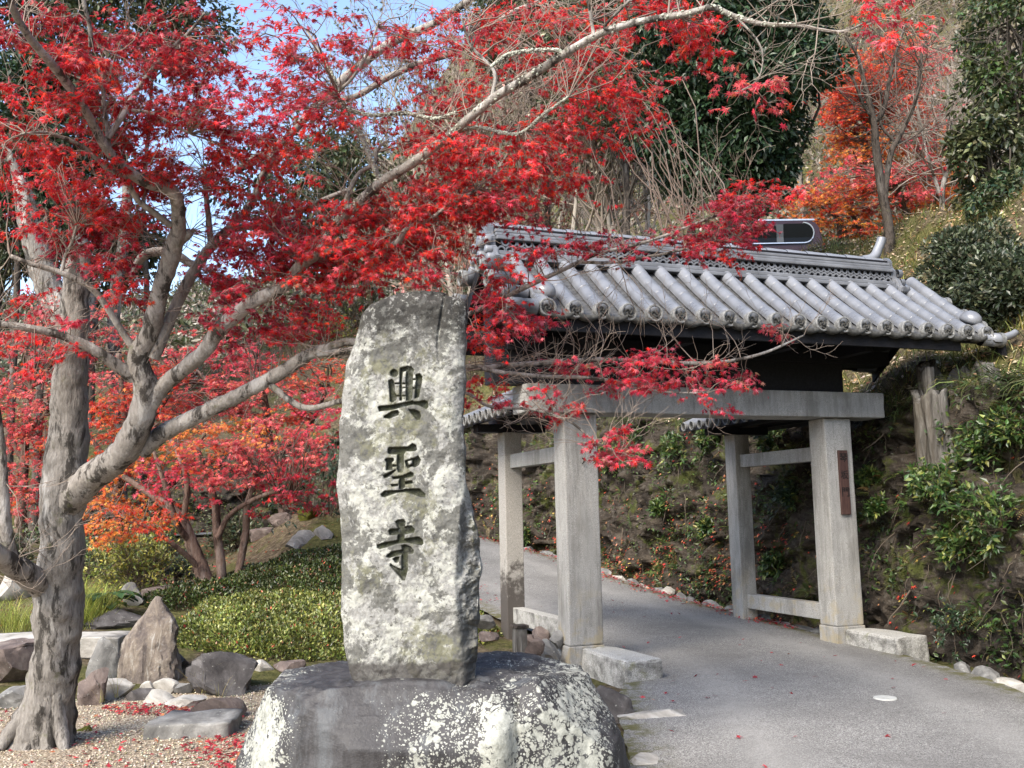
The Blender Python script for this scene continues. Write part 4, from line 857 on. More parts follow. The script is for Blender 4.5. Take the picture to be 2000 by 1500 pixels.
def sprays(rng, skel, clusters, leaf, spread, per, tw, tilt=(.55, .45), two=True, area=1.0, twcol=(.20, .155, .125), bare=0.):
    """horizontal fans of twigs with leaves, hung on the nearest limb. skel (N,4). returns wood acc, leaf arrays"""
    wood = Acc(); LP, LD, LN, LC, LS = [], [], [], [], []
    for (cx, cy, d, rx, ry, dens, pal) in clusters:
        sp_px = spread*FPX/d; n = max(2, int(round(dens*area*rx*ry/(sp_px*sp_px*.42))))
        a = rng.uniform(0, 2*np.pi, n); q = np.sqrt(rng.uniform(0, 1, n)); dd = d+rng.normal(0, .035*d, n)
        C = np.array([at(cx+rx*q_*math.cos(a_), cy+ry*q_*math.sin(a_), d_) for q_, a_, d_ in zip(q, a, dd)])
        # attach to nearest limb sample, favouring ones that are lower
        D2 = ((C[:, None]-skel[None, :, :3])**2).sum(-1)+.5*np.maximum(0, skel[None, :, 2]-C[:, None, 2])**2; k = D2.argmin(1); Aq = skel[k, :3]; L = np.sqrt(((C-Aq)**2).sum(1))
        P, R = curve_twigs(rng, Aq, C, np.minimum(tw*(1.2+2.2*L), skel[k, 3]*.7), tw*.8, 6); V, F = tubes(P, R, 4); wood.add(V, F, twcol)
        dirm = nrm(C-Aq+1e-6); dirm[:, 2] *= .3; dirm = nrm(dirm+rng.normal(0, .15, dirm.shape))
        # fan twiglets
        nt = 7; base_t = rng.randint(3, 6, (n, nt)); S = P[np.arange(n)[:, None], base_t]; ang = rng.uniform(-1.5, 1.5, (n, nt)); up = np.array([0, 0, 1.]); side = nrm(np.cross(dirm, up))
        dv = dirm[:, None]*np.cos(ang)[..., None]+side[:, None]*np.sin(ang)[..., None]; dv[..., 2] += rng.normal(-.10, .20, (n, nt)); E_ = S+dv*(spread*rng.uniform(.45, 1.05, (n, nt)))[..., None]
        S, E_ = S.reshape(-1, 3), E_.reshape(-1, 3); dv = dv.reshape(-1, 3); P2, R2 = curve_twigs(rng, S, E_, tw*.7, tw*.35, 4, .05); V, F = tubes(P2, R2, 3); wood.add(V, F, np.array(twcol)*.9)
        m = len(S)
        # leaves in opposite pairs along the twiglets
        t = rng.uniform(.25, 1.02, (m, per)); j = np.clip((t*3).astype(int), 0, 2); f = (t*3-j)[..., None]; pos = P2[np.arange(m)[:, None], j]*(1-f)+P2[np.arange(m)[:, None], j+1]*f
        sd = np.cross(dv, up)[:, None]*np.where(rng.rand(m, per) < .5, 1, -1)[..., None]; ld = nrm(dv[:, None]*rng.uniform(.2, 1, (m, per, 1))+sd*rng.uniform(.2, 1.1, (m, per, 1))+np.array([0, 0, -1.])*rng.uniform(-.1, .9, (m, per, 1)))
        pos = pos+ld*leaf*rng.uniform(.2, .7, (m, per, 1)); tocam = nrm(CAM-pos)*np.array([1, 1, .3])
        nn = nrm(np.array([0, 0, 1.])*tilt[0]+rng.normal(0, .42, (m, per, 3))+tilt[1]*np.array([-.45, -.85, .1])); nn = nrm(nn-ld*(nn*ld).sum(-1, keepdims=True))
        keep = rng.rand(m*per) > bare
        LP.append(pos.reshape(-1, 3)[keep]); LD.append(ld.reshape(-1, 3)[keep]); LN.append(nn.reshape(-1, 3)[keep]); LC.append(palette(rng, pal, m*per)[keep]); LS.append((leaf*rng.uniform(.62, 1.15, m*per))[keep])
    return wood, np.concatenate(LP), np.concatenate(LD), np.concatenate(LN), np.concatenate(LC), np.concatenate(LS)
def leaf_mesh(name, tpl, LP, LD, LN, LS, LC, m, smooth=False):
    X = np.cross(LD, LN); V, F, C = inst(tpl[0], tpl[1], LP, X, LD, LN, LS, LC); return mesh_np(name, V, F, m, C, smooth)
def grow(rng, starts, dirs, lens, rads, nch, ang=.7, lenf=.62, radf=.58, wob=.16, up=.06, K=6, tmin=.3, flat=0.):
    """breadth first branching; returns list of (P,R) per level"""
    out = []; S, D, L, Rr = [np.asarray(v, float) for v in (starts, dirs, lens, rads)]
    for lv in range(len(nch)+1):
        P = np.empty((len(S), K, 3)); P[:, 0] = S; d = nrm(D.copy())
        for k in range(1, K):
            d = nrm(d+rng.normal(0, wob, d.shape)+np.array([0, 0, up])); P[:, k] = P[:, k-1]+d*(L/(K-1))[:, None]
        R = Rr[:, None]*np.linspace(1, radf*.75, K)[None]; out.append((P, R))
        if lv == len(nch): break
        c = nch[lv]; n = len(S); t = rng.uniform(tmin, 1., (n, c)); t[:, 0] = 1.; j = np.minimum((t*(K-1)).astype(int), K-2); f = (t*(K-1)-j)[..., None]
        Q = P[np.arange(n)[:, None], j]*(1-f)+P[np.arange(n)[:, None], j+1]*f; T = nrm(P[np.arange(n)[:, None], j+1]-P[np.arange(n)[:, None], j])
        pr = rng.normal(size=(n, c, 3)); pr[..., 2] *= 1-flat; pr = nrm(pr-T*(pr*T).sum(-1, keepdims=True)); a = rng.normal(ang, ang*.25, (n, c)); a[:, 0] *= .35
        D = nrm(T*np.cos(a)[..., None]+pr*np.sin(a)[..., None]).reshape(-1, 3); S = Q.reshape(-1, 3); L = (L[:, None]*lenf*rng.uniform(.7, 1.2, (n, c))).ravel(); Rr = (Rr[:, None]*radf*(1.1-.35*t)).ravel(); Rr = np.maximum(Rr, .0016)
    return out
def wood_of(levels, col=(.1, .08, .065), sides=(8, 6, 5, 4, 3, 3)):
    a = Acc()
    for (P, R), s in zip(levels, sides): V, F = tubes(P, R, s); a.add(V, F, col)
    return a

# ------------------------------------------------------------------ the big old maple in the gravel court
MAPLE_LIMBS = [
 # trunk
 [(78, 1470, 7.25, 92), (84, 1425, 7.25, 72), (100, 1340, 7.25, 56), (112, 1240, 7.25, 54), (116, 1140, 7.25, 53), (122, 1050, 7.25, 50), (124, 960, 7.25, 50), (134, 860, 7.28, 45), (136, 760, 7.3, 40), (142, 660, 7.32, 36), (150, 570, 7.35, 33), (153, 490, 7.37, 31)],
 # lower left fork and its upright stem
 [(95, 1150, 7.25, 40), (50, 1120, 7.0, 34), (10, 1095, 6.8, 30), (-50, 1050, 6.5, 28), (-120, 980, 6.3, 24)],
 [(25, 1100, 6.9, 22), (12, 1040, 6.85, 18), (5, 960, 6.85, 16), (2, 880, 6.85, 13), (-10, 780, 6.8, 10), (-30, 680, 6.8, 8)],
 # limb A, rising and leaning left at the top
 [(130, 985, 7.22, 44), (175, 935, 7.1, 40), (235, 890, 6.95, 39), (272, 825, 6.85, 37), (286, 760, 6.8, 33), (270, 700, 6.75, 29), (295, 645, 6.7, 26), (312, 570, 6.6, 24), (338, 490, 6.5, 24), (349, 435, 6.4, 20), (338, 375, 6.25, 18), (285, 355, 6.1, 17), (240, 325, 6.0, 15), (205, 285, 5.9, 13), (160, 205, 5.7, 12), (105, 130, 5.5, 12), (55, 70, 5.3, 11), (25, 15, 5.15, 10), (10, -50, 5.0, 9)],
 [(340, 480, 6.5, 15), (362, 462, 6.48, 14), (372, 452, 6.47, 12)],
 [(262, 738, 6.78, 20), (225, 712, 6.7, 17), (175, 678, 6.6, 14), (110, 652, 6.5, 12), (50, 640, 6.4, 11), (-20, 628, 6.3, 10), (-90, 600, 6.2, 8)],
 [(268, 690, 6.72, 12), (240, 650, 6.7, 10), (205, 595, 6.6, 9), (175, 560, 6.55, 9), (120, 533, 6.5, 8.5), (60, 515, 6.4, 7), (20, 500, 6.35, 6)], [(120, 533, 6.5, 6), (128, 500, 6.5, 5), (142, 470, 6.45, 4), (150, 440, 6.4, 3)],
 [(333, 440, 6.4, 10), (300, 415, 6.3, 9), (268, 390, 6.2, 8), (245, 350, 6.1, 7), (205, 325, 6.0, 6.5), (160, 285, 5.9, 6), (110, 265, 5.8, 5), (80, 258, 5.7, 3.5), (40, 262, 5.6, 2.5)], [(250, 358, 6.1, 5.5), (240, 335, 6.05, 5), (215, 318, 6, 5)],
 [(212, 290, 5.92, 8), (210, 250, 5.95, 7), (203, 205, 5.95, 6), (200, 160, 6, 4)], [(178, 92, 5.5, 7), (175, 50, 5.45, 6), (165, 10, 5.4, 6), (160, -30, 5.4, 5)],
 [(210, 270, 5.9, 9), (240, 225, 5.95, 8), (258, 190, 6, 7), (290, 145, 6.05, 6), (335, 95, 6.1, 5), (370, 62, 6.1, 4), (400, 25, 6.1, 3)], [(258, 215, 6, 5), (300, 222, 6, 4.5), (340, 245, 6, 4), (380, 265, 6, 3)],
 # limb B
 [(300, 700, 6.75, 18), (325, 640, 6.75, 17), (352, 580, 6.8, 16), (385, 520, 6.85, 15), (415, 478, 6.9, 15), (450, 445, 6.95, 13), (490, 400, 7, 11), (515, 340, 7.05, 11), (540, 290, 7.1, 12), (575, 255, 7.1, 10), (630, 195, 7.15, 14), (700, 130, 7.2, 13), (770, 80, 7.2, 13), (850, 45, 7.2, 11), (930, -10, 7.2, 9)],
 [(412, 478, 6.9, 9), (408, 430, 6.9, 8), (402, 380, 6.9, 7), (398, 330, 6.9, 5)], [(380, 520, 6.85, 10), (330, 492, 7.0, 13), (280, 500, 7.1, 12), (260, 540, 7.2, 10)], [(440, 450, 6.95, 8), (500, 440, 7.05, 9), (560, 430, 7.15, 9), (610, 400, 7.2, 7), (680, 370, 7.2, 6)],
 [(540, 290, 7.1, 14), (500, 310, 7.1, 13), (460, 335, 7.15, 9)], [(630, 195, 7.15, 8), (690, 190, 7.2, 8), (760, 150, 7.2, 9), (830, 120, 7.2, 9), (900, 95, 7.2, 9), (990, 30, 7.2, 7), (1060, 0, 7.2, 5)],
 # limb C, the long diagonal to the upper right
 [(292, 790, 6.82, 24), (325, 748, 6.8, 22), (395, 690, 6.7, 21), (430, 642, 6.65, 21), (490, 592, 6.6, 19), (555, 558, 6.55, 18), (590, 515, 6.5, 17), (625, 490, 6.45, 16), (655, 440, 6.4, 14), (690, 405, 6.3, 13), (745, 355, 6.2, 13), (800, 322, 6.1, 13), (880, 262, 5.95, 12), (960, 195, 5.8, 12), (1035, 150, 5.65, 12), (1100, 107, 5.5, 11), (1170, 67, 5.35, 10), (1250, 42, 5.2, 9), (1340, 27, 5.1, 9), (1390, 15, 5.0, 8), (1435, 32, 4.95, 7), (1490, 47, 4.9, 6.5), (1560, 50, 4.8, 5), (1640, 62, 4.65, 4), (1700, 40, 4.5, 3)],
 [(630, 490, 6.45, 10), (690, 483, 6.4, 9), (768, 478, 6.3, 9), (795, 448, 6.25, 8), (845, 425, 6.2, 6), (882, 395, 6.15, 5), (930, 372, 6.1, 3.5)],
 [(680, 412, 6.3, 9), (678, 385, 6.3, 8), (700, 340, 6.35, 6), (730, 320, 6.35, 6), (735, 290, 6.35, 5)], [(742, 352, 6.2, 8), (715, 290, 6.15, 7), (695, 245, 6.1, 7), (665, 205, 6.1, 7), (655, 165, 6.1, 6), (640, 130, 6.1, 5), (600, 60, 6.1, 3)], [(668, 210, 6.1, 5), (720, 225, 6.1, 5), (790, 222, 6.1, 5), (850, 232, 6.1, 4), (890, 220, 6, 3)], [(660, 180, 6.1, 4.5), (690, 150, 6.1, 4), (720, 100, 6.1, 3.5), (740, 40, 6.1, 2.5)],
 [(960, 195, 5.8, 6), (965, 140, 5.8, 5), (920, 90, 5.8, 4.5), (900, 30, 5.75, 3)], [(1100, 107, 5.5, 6), (1080, 98, 5.5, 5), (1000, 105, 5.5, 5), (960, 130, 5.5, 3)], [(860, 270, 6, 5), (930, 250, 5.95, 5), (1010, 262, 5.9, 4), (1060, 225, 5.8, 3), (1110, 190, 5.75, 2.5)], [(1160, 70, 5.35, 5), (1155, 40, 5.35, 4.5), (1145, -20, 5.3, 4)], [(1435, 30, 4.95, 3.5), (1480, 80, 4.9, 3), (1490, 120, 4.9, 2.5), (1475, 160, 4.9, 2), (1420, 190, 4.9, 1.5)], [(1250, 42, 5.2, 5), (1180, 55, 5.3, 4), (1230, 0, 5.2, 4)],
 # limb D, low, passing behind the inscribed stone
 [(275, 880, 6.98, 26), (320, 845, 6.95, 24), (400, 805, 6.9, 22), (480, 765, 6.85, 20), (545, 730, 6.8, 19), (600, 695, 6.75, 17), (640, 680, 6.7, 13), (690, 668, 6.65, 11), (790, 695, 6.6, 10), (910, 718, 6.6, 8), (1000, 713, 6.65, 7), (1090, 706, 6.7, 6.5), (1180, 702, 6.75, 6), (1300, 708, 6.85, 5.5), (1400, 708, 6.95, 5), (1490, 690, 7.0, 4), (1570, 655, 7.1, 2.5)],
 [(610, 690, 6.75, 9), (680, 695, 6.7, 8), (780, 705, 6.6, 7), (905, 715, 6.55, 6), (980, 727, 6.55, 6), (1060, 735, 6.6, 5.5), (1150, 738, 6.65, 5), (1230, 750, 6.7, 4), (1290, 765, 6.75, 3), (1380, 768, 6.8, 2.5)],
 [(520, 745, 6.82, 10), (590, 795, 6.75, 9), (660, 785, 6.7, 8), (760, 755, 6.6, 7), (900, 765, 6.55, 5), (955, 793, 6.5, 4.5), (1040, 800, 6.45, 4), (1110, 822, 6.4, 3.5), (1160, 860, 6.35, 3), (1210, 885, 6.3, 2)],
 [(600, 695, 6.75, 9), (700, 680, 6.6, 8), (800, 660, 6.5, 7.5), (912, 615, 6.4, 7), (990, 578, 6.4, 7), (1060, 545, 6.45, 6.5), (1110, 522, 6.5, 6), (1170, 495, 6.55, 5), (1270, 470, 6.6, 4.5), (1380, 428, 6.7, 3.5), (1470, 392, 6.8, 2.5)], [(1130, 512, 6.5, 4.5), (1200, 512, 6.55, 4.5), (1300, 495, 6.6, 3.5), (1400, 470, 6.7, 2.5), (1440, 462, 6.8, 2)],
]
MAPLE_CLUSTERS = [
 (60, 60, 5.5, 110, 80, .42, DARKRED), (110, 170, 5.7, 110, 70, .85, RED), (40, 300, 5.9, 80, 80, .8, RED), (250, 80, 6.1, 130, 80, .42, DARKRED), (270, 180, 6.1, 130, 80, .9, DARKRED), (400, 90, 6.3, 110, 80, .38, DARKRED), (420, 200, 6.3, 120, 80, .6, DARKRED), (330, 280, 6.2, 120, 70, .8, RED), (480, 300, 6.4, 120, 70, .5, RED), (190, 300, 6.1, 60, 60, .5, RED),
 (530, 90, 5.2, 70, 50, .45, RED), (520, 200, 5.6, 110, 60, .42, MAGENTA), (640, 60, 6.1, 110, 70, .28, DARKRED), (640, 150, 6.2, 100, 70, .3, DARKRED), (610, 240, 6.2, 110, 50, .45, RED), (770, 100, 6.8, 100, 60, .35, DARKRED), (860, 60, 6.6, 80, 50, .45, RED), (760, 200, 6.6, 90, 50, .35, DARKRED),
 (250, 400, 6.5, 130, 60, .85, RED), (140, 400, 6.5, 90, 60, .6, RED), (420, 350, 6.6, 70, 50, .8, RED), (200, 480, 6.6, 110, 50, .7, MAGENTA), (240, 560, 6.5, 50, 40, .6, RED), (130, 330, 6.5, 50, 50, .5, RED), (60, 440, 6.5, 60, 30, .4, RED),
 (520, 470, 6.7, 120, 60, 1.1, MAGENTA), (440, 540, 6.9, 80, 50, .8, MAGENTA), (580, 430, 6.6, 80, 50, .9, RED), (640, 530, 6.6, 100, 50, 1.15, RED), (700, 450, 6.4, 90, 60, 1.0, RED), (770, 500, 6.4, 90, 45, 1.15, RED), (800, 400, 6.3, 90, 50, .9, RED), (880, 440, 6.3, 80, 60, 1.15, RED), (930, 380, 6.3, 90, 50, 1.0, RED), (1010, 420, 6.3, 60, 40, .9, MAGENTA), (620, 610, 6.8, 60, 35, .7, RED), (500, 640, 6.95, 110, 45, .9, MAGENTA), (590, 660, 7, 60, 30, .5, RED), (700, 560, 6.6, 60, 25, .7, MAGENTA), (830, 540, 6.4, 50, 22, .7, MAGENTA),
 (880, 300, 6.2, 80, 50, .8, RED), (980, 300, 6.1, 90, 50, .75, RED), (1090, 345, 6, 60, 40, 1.1, RED), (1060, 250, 6.2, 80, 50, .65, RED), (820, 260, 6.4, 60, 40, .5, RED), (900, 170, 6.6, 80, 50, .5, RED), (1000, 110, 6.6, 60, 50, .35, RED), (960, 50, 6.4, 70, 40, .5, RED),
 (1170, 210, 7, 80, 55, 1.1, RED), (1220, 170, 7.1, 60, 40, 1.0, RED), (1120, 170, 7, 50, 35, .6, RED), (1110, 45, 6.4, 70, 35, .6, RED), (1220, 30, 6.2, 70, 35, .6, RED), (1320, 30, 5.8, 70, 35, .95, RED), (1365, 90, 5.7, 50, 45, 1.15, RED), (1030, 30, 6.5, 60, 30, .5, RED),
 (1700, 35, 4.2, 60, 30, .35, MAGENTA), (1770, 75, 3.9, 30, 25, .4, RED), (1480, 180, 4.9, 50, 25, .18, PINK), (1420, 200, 5, 50, 20, .12, PINK),
 (1445, 425, 6.8, 55, 55, 1.1, MAGENTA), (1400, 455, 6.7, 65, 40, .85, MAGENTA), (1470, 378, 6.8, 50, 22, .9, RED), (1545, 365, 6.8, 25, 12, .6, RED), (1340, 470, 6.7, 70, 25, .55, MAGENTA), (1230, 490, 6.6, 80, 25, .45, MAGENTA), (1130, 480, 6.5, 70, 25, .5, MAGENTA), (1435, 505, 6.7, 36, 14, .6, RED), (1040, 490, 6.4, 50, 20, .5, MAGENTA),
 (990, 590, 6.4, 45, 55, .85, MAGENTA), (1040, 640, 6.45, 50, 25, .9, MAGENTA), (940, 650, 6.35, 30, 35, .7, RED), (1000, 535, 6.4, 50, 25, .6, RED), (935, 620, 6.35, 25, 25, .6, RED),
 (1100, 715, 6.7, 90, 22, .38, MAGENTA), (1200, 735, 6.75, 90, 30, .50, MAGENTA), (1320, 730, 6.8, 90, 35, .60, MAGENTA), (1420, 750, 6.9, 60, 25, .6, MAGENTA), (1280, 690, 6.9, 60, 14, .3, MAGENTA), (1520, 660, 7, 60, 16, .3, PINK), (1390, 790, 6.9, 40, 14, .45, MAGENTA), (1400, 700, 7, 60, 15, .3, PINK),
 (960, 745, 6.6, 45, 22, .55, RED), (950, 785, 6.55, 40, 20, .5, RED), (1060, 795, 6.5, 60, 16, .7, MAGENTA), (1120, 805, 6.45, 40, 16, .6, RED), (1190, 870, 6.35, 40, 30, 1.15, MAGENTA), (1235, 892, 6.35, 30, 18, 1.0, MAGENTA),
 (60, 690, 6.5, 80, 40, .45, RED), (150, 620, 6.6, 60, 25, .35, MAGENTA), (30, 580, 6.5, 50, 30, .35, RED), (320, 330, 6.3, 60, 40, .5, RED),
]
def make_maple():
    rng = np.random.RandomState(11)
    base = at(84, 1440, 7.25); t = thing('old_maple', 'large old red maple with pale gnarled trunk rising from the gravel', 'tree', (base[0], base[1], -.28))
    tr = Acc(); S0 = limb(tr, px_limb(MAPLE_LIMBS[0]), 40, .02, .17, 1, cap=True)
    # root flare ridges
    for k, (dx, dy, r) in enumerate([(-75, 6, 24), (-30, 22, 24), (38, 14, 22), (8, 26, 26)]):
        limb(tr, px_limb([(100+dx*.2, 1300, 7.2, r), (92+dx*.5, 1390, 7.15, r*.9), (86+dx*.9, 1432+dy*.4, 7.1, r*.8), (84+dx*1.15, 1460+dy, 7.0, r*.4)]), 14, .03, .15, 30+k)
    link('trunk', tr.mesh('trunk', M['trunk'], True, False), t)
    sk = []; names = 0
    for i, L in enumerate(MAPLE_LIMBS[1:]):
        a = Acc(); Q = px_limb(L); Q[:, 3] *= .88; s = limb(a, Q, 16 if Q[0, 3] > .05 else 10, .03, .13 if Q[0, 3] > .04 else .10, 3+i, cap=True); link('branch', a.mesh('branch', M['bark'], True, False), t)
        sk.append(s[len(s)//5:])
    sk = np.concatenate(sk); sk = sk[::2]
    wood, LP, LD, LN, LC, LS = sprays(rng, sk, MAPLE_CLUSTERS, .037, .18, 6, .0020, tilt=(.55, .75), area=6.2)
    # extra bare twigs
    k = rng.choice(len(sk), 420); d = nrm(rng.normal(size=(420, 3))*np.array([1, .6, .7])+np.array([.1, 0, .35])); lv = grow(rng, sk[k, :3], d, rng.uniform(.15, .42, 420), np.minimum(sk[k, 3]*.5, .004), (3, 3), .6, .7, .7, .2, .05, 5)
    for (P, R), s in zip(lv, (4, 3, 3)): V, F = tubes(P, R, s); wood.add(V, F, (.26, .21, .17))
    tag(link('twigs', wood.mesh('twigs', M['twig'], True), t), kind='stuff')
    # lichen crust on the long diagonal limb
    sel = [i for i, L in enumerate(MAPLE_LIMBS) if L[0][:2] in ((292, 790), (742, 352), (668, 210), (860, 270), (1100, 107))]
    A = Acc(); 
    for i in sel:
        s = catmull(px_limb(MAPLE_LIMBS[i]), 400); pxs = np.array([pix(q[:3])[0] for q in s]); s = s[(pxs > 640) & (pxs < 1560)]
        if len(s) < 5: continue
        n = min(420, len(s)*2); q = s[rng.choice(len(s), n)]; dv = nrm(rng.normal(size=(n, 3))+np.array([-.2, -.5, .3])); p = q[:, :3]+dv*q[:, 3:]*.98; X, Y, Z = frames(dv, rng)
        tv, tf = ico(1); tv = tv*np.array([1, .7, .35]); V, F, C = inst(tv, tf, p, X, Y, Z, rng.uniform(.004, .013, n), np.ones((n, 3))); A.add(V, F)
    tag(link('lichen_crust', A.mesh('lichen_crust', M['lichen'], True, False), t), kind='stuff')
    # leaves: the 300 that show largest are single parts, the rest one mesh
    vis = (LP-CAM)@FW; u = 1000+FPX*((LP-CAM)@RT)/vis; v = 750-FPX*((LP-CAM)@UP)/vis; inn = (u > 0) & (u < 2000) & (v > 0) & (v < 1500)
    scr = LS/vis*np.abs((LN*nrm(CAM-LP)).sum(1))*inn; big = np.argsort(-scr)[:300]; rest = np.ones(len(LP), bool); rest[big] = False
    curl = rest & (rng.rand(len(LP)) < .45); brown = rng.rand(len(LP)) < .05; LC[brown] = palette(rng, [(.22, .10, .06, 2), (.34, .15, .09, 2), (.14, .05, .04, 1)], brown.sum())
    for m_, tp in ((rest & ~curl, LEAF7), (curl, LEAF7C)): tag(link('leaves', leaf_mesh('leaves', tp, LP[m_], LD[m_], LN[m_], LS[m_], LC[m_], M['maple']), t), kind='stuff')
    shades = palette(rng, RED+MAGENTA, 14, .2); ms = [mesh_np('leaf', LEAF7[0], LEAF7[1], M['maple'], np.repeat(c[None], len(LEAF7[0]), 0), False) for c in shades]
    inv = _world[t.name].inverted()
    for i in big:
        c = int(((shades-LC[i])**2).sum(1).argmin()); o = bpy.data.objects.new('leaf', ms[c]); COL.objects.link(o); x = np.cross(LD[i], LN[i]); s = LS[i]
        o.parent = t; o.matrix_parent_inverse = inv; o.matrix_basis = Matrix(((x[0]*s, LD[i][0]*s, LN[i][0]*s, LP[i][0]), (x[1]*s, LD[i][1]*s, LN[i][1]*s, LP[i][1]), (x[2]*s, LD[i][2]*s, LN[i][2]*s, LP[i][2]), (0, 0, 0, 1)))
    print('maple leaves', len(LP))
make_maple()

# ------------------------------------------------------------------ other trees built from traced stems and leaf sprays
def px_tree(name, label, base, limbs, clusters, leaf, spread, per, tw, bark, seed, tpl=LEAF5, lm='maple', cat='tree', group=None, area=1., tilt=(.6, .5), bare_n=0, twcol=(.13, .09, .07), rough=.12, bare=0., sides=10):
    rng = np.random.RandomState(seed); t = thing(name, label, cat, base, group); sk = []; 
    b0 = np.array(px_limb(limbs[0])[0, :3]); t.location.z = min(b0[2], tz(b0[0], b0[1])); _world[t.name] = Matrix.Translation(t.location)
    for i, L in enumerate(limbs):
        a = Acc(); Q = px_limb(L); g0 = tz(Q[0, 0], Q[0, 1])
        if Q[0, 2] > g0-.05 and np.linalg.norm(Q[0, :2]-b0[:2]) < 1.5 and abs(Q[0, 2]-b0[2]) < .5: Q = np.concatenate([[[Q[0, 0], Q[0, 1], g0-.15, Q[0, 3]*1.15]], Q])
        s = limb(a, Q, sides, .06, rough, seed+i, cap=True); link('trunk' if i == 0 else 'branch', a.mesh('trunk', M[bark], True, False), t); sk.append(s[len(s)//4:])
    sk = np.concatenate(sk)
    wood = Acc()
    if clusters:
        wood, LP, LD, LN, LC, LS = sprays(rng, sk, clusters, leaf, spread, per, tw, tilt, area=area, twcol=twcol, bare=bare)
        tag(link('crown', leaf_mesh('crown', tpl, LP, LD, LN, LS, LC, M[lm]), t), kind='stuff')
    if bare_n:
        k = rng.choice(len(sk), bare_n); d = nrm(rng.normal(size=(bare_n, 3))*np.array([1, 1, .6])+np.array([0, 0, .5])); lv = grow(rng, sk[k, :3], d, rng.uniform(.5, 1., bare_n)*spread*2.6, np.minimum(sk[k, 3]*.5, tw*2.4), (3, 3), .6, .7, .66, .18, .05, 5)
        for (P, R), s in zip(lv, (4, 3, 3)): V, F = tubes(P, R, s); wood.add(V, F, np.array(twcol)*1.3)
    tag(link('twigs', wood.mesh('twigs', M['twig'], True), t), kind='stuff')
    return t
def make_px_trees():
    # multi-stemmed maple in the garden
    p, d = ground_hit(415, 1162); f = d/13.
    px_tree('garden_maple', 'several-stemmed young maple with pink and orange leaves behind the azaleas', p,
        [[(415, 1180, d, 24), (400, 1130, d, 20), (378, 1070, d, 16), (350, 1010, d, 14), (300, 970, d, 9), (240, 930, d, 6)], [(432, 1180, d+.1, 14), (432, 1110, d+.1, 12), (425, 1050, d+.1, 11), (420, 985, d+.1, 10), (400, 920, d+.1, 7), (385, 870, d, 5)], [(452, 1178, d+.2, 12), (465, 1120, d+.2, 10), (480, 1040, d+.2, 9), (482, 990, d+.2, 8), (500, 930, d+.2, 5)], [(372, 1060, d, 9), (345, 1020, d-.2, 8), (320, 940, d-.3, 6), (300, 880, d-.3, 4)], [(395, 1120, d, 8), (340, 1065, d-.3, 6), (290, 1030, d-.4, 5), (250, 1020, d-.5, 3)], [(425, 1050, d, 8), (455, 1000, d, 6), (540, 960, d, 5), (600, 980, d, 3)], [(360, 1010, d, 8), (365, 940, d, 7), (345, 880, d, 5), (330, 850, d, 4)]],
        [(480, 880, d, 130, 40, 1.0, PINK), (560, 930, d, 90, 40, 1.1, MAGENTA), (600, 980, d, 60, 25, .7, MAGENTA), (430, 940, d-.3, 90, 30, .8, PINK), (330, 940, d-.4, 80, 35, .8, MAGENTA), (280, 1000, d-.4, 80, 30, .7, REDORANGE), (210, 1030, d-.6, 70, 35, .9, ORANGE), (180, 1060, d-.6, 50, 25, .7, ORANGE), (270, 1045, d-.6, 60, 20, .7, REDORANGE), (420, 850, d, 110, 35, .8, ORANGE), (540, 850, d, 100, 35, .9, PINK), (620, 880, d, 50, 40, .8, PINK), (460, 990, d, 60, 18, .4, MAGENTA), (640, 820, d, 40, 40, .8, MAGENTA), (380, 890, d, 60, 30, .6, REDORANGE)],
        .052, .26, 6, .003, 'redbark', 5, area=3.4)
    # wide maples behind, filling the left background
    px_tree('red_maple', 'spreading pink-red maple behind the garden, left of the inscribed stone', at(560, 1085, 17),
        [[(560, 1085, 17, 16), (555, 1000, 17, 14), (530, 900, 17, 12), (520, 800, 17, 9), (500, 700, 17, 6)], [(545, 930, 17, 8), (600, 840, 17, 6), (640, 760, 17, 4)], [(525, 860, 17, 8), (440, 780, 17, 6), (380, 720, 17, 4)]],
        [(520, 780, 16.5, 130, 45, 1.0, PINK), (600, 730, 16.5, 70, 35, .9, REDORANGE), (420, 740, 16.5, 110, 40, .9, PINK), (480, 690, 16.8, 120, 35, .8, MAGENTA), (400, 820, 16.3, 110, 35, .9, PINK), (320, 780, 16.5, 90, 40, .8, PINK), (560, 830, 16.3, 90, 25, .8, REDORANGE), (620, 790, 16.3, 40, 40, .7, MAGENTA)], .07, .42, 6, .005, 'redbark', 6, area=5.)
    px_tree('orange_maple', 'orange and red maple behind the big trunk', at(230, 1070, 15.5),
        [[(230, 1075, 15.5, 16), (228, 980, 15.5, 13), (245, 880, 15.5, 10), (240, 780, 15.5, 7), (230, 690, 15.5, 5)], [(232, 940, 15.5, 8), (180, 860, 15.5, 6), (110, 800, 15.5, 4)], [(240, 880, 15.5, 8), (310, 800, 15.5, 6), (350, 740, 15.5, 4)]],
        [(250, 790, 15.2, 90, 45, .9, REDORANGE), (220, 870, 15, 70, 45, .9, REDORANGE), (300, 870, 15, 80, 40, .8, ORANGE), (220, 950, 14.8, 60, 50, 1.0, ORANGE), (200, 720, 15.4, 80, 35, .7, PINK), (300, 720, 15.4, 70, 30, .7, REDORANGE), (330, 660, 15.6, 80, 30, .6, PINK), (270, 1010, 14.8, 50, 25, .7, ORANGE)], .065, .38, 6, .005, 'redbark', 7, area=5.)
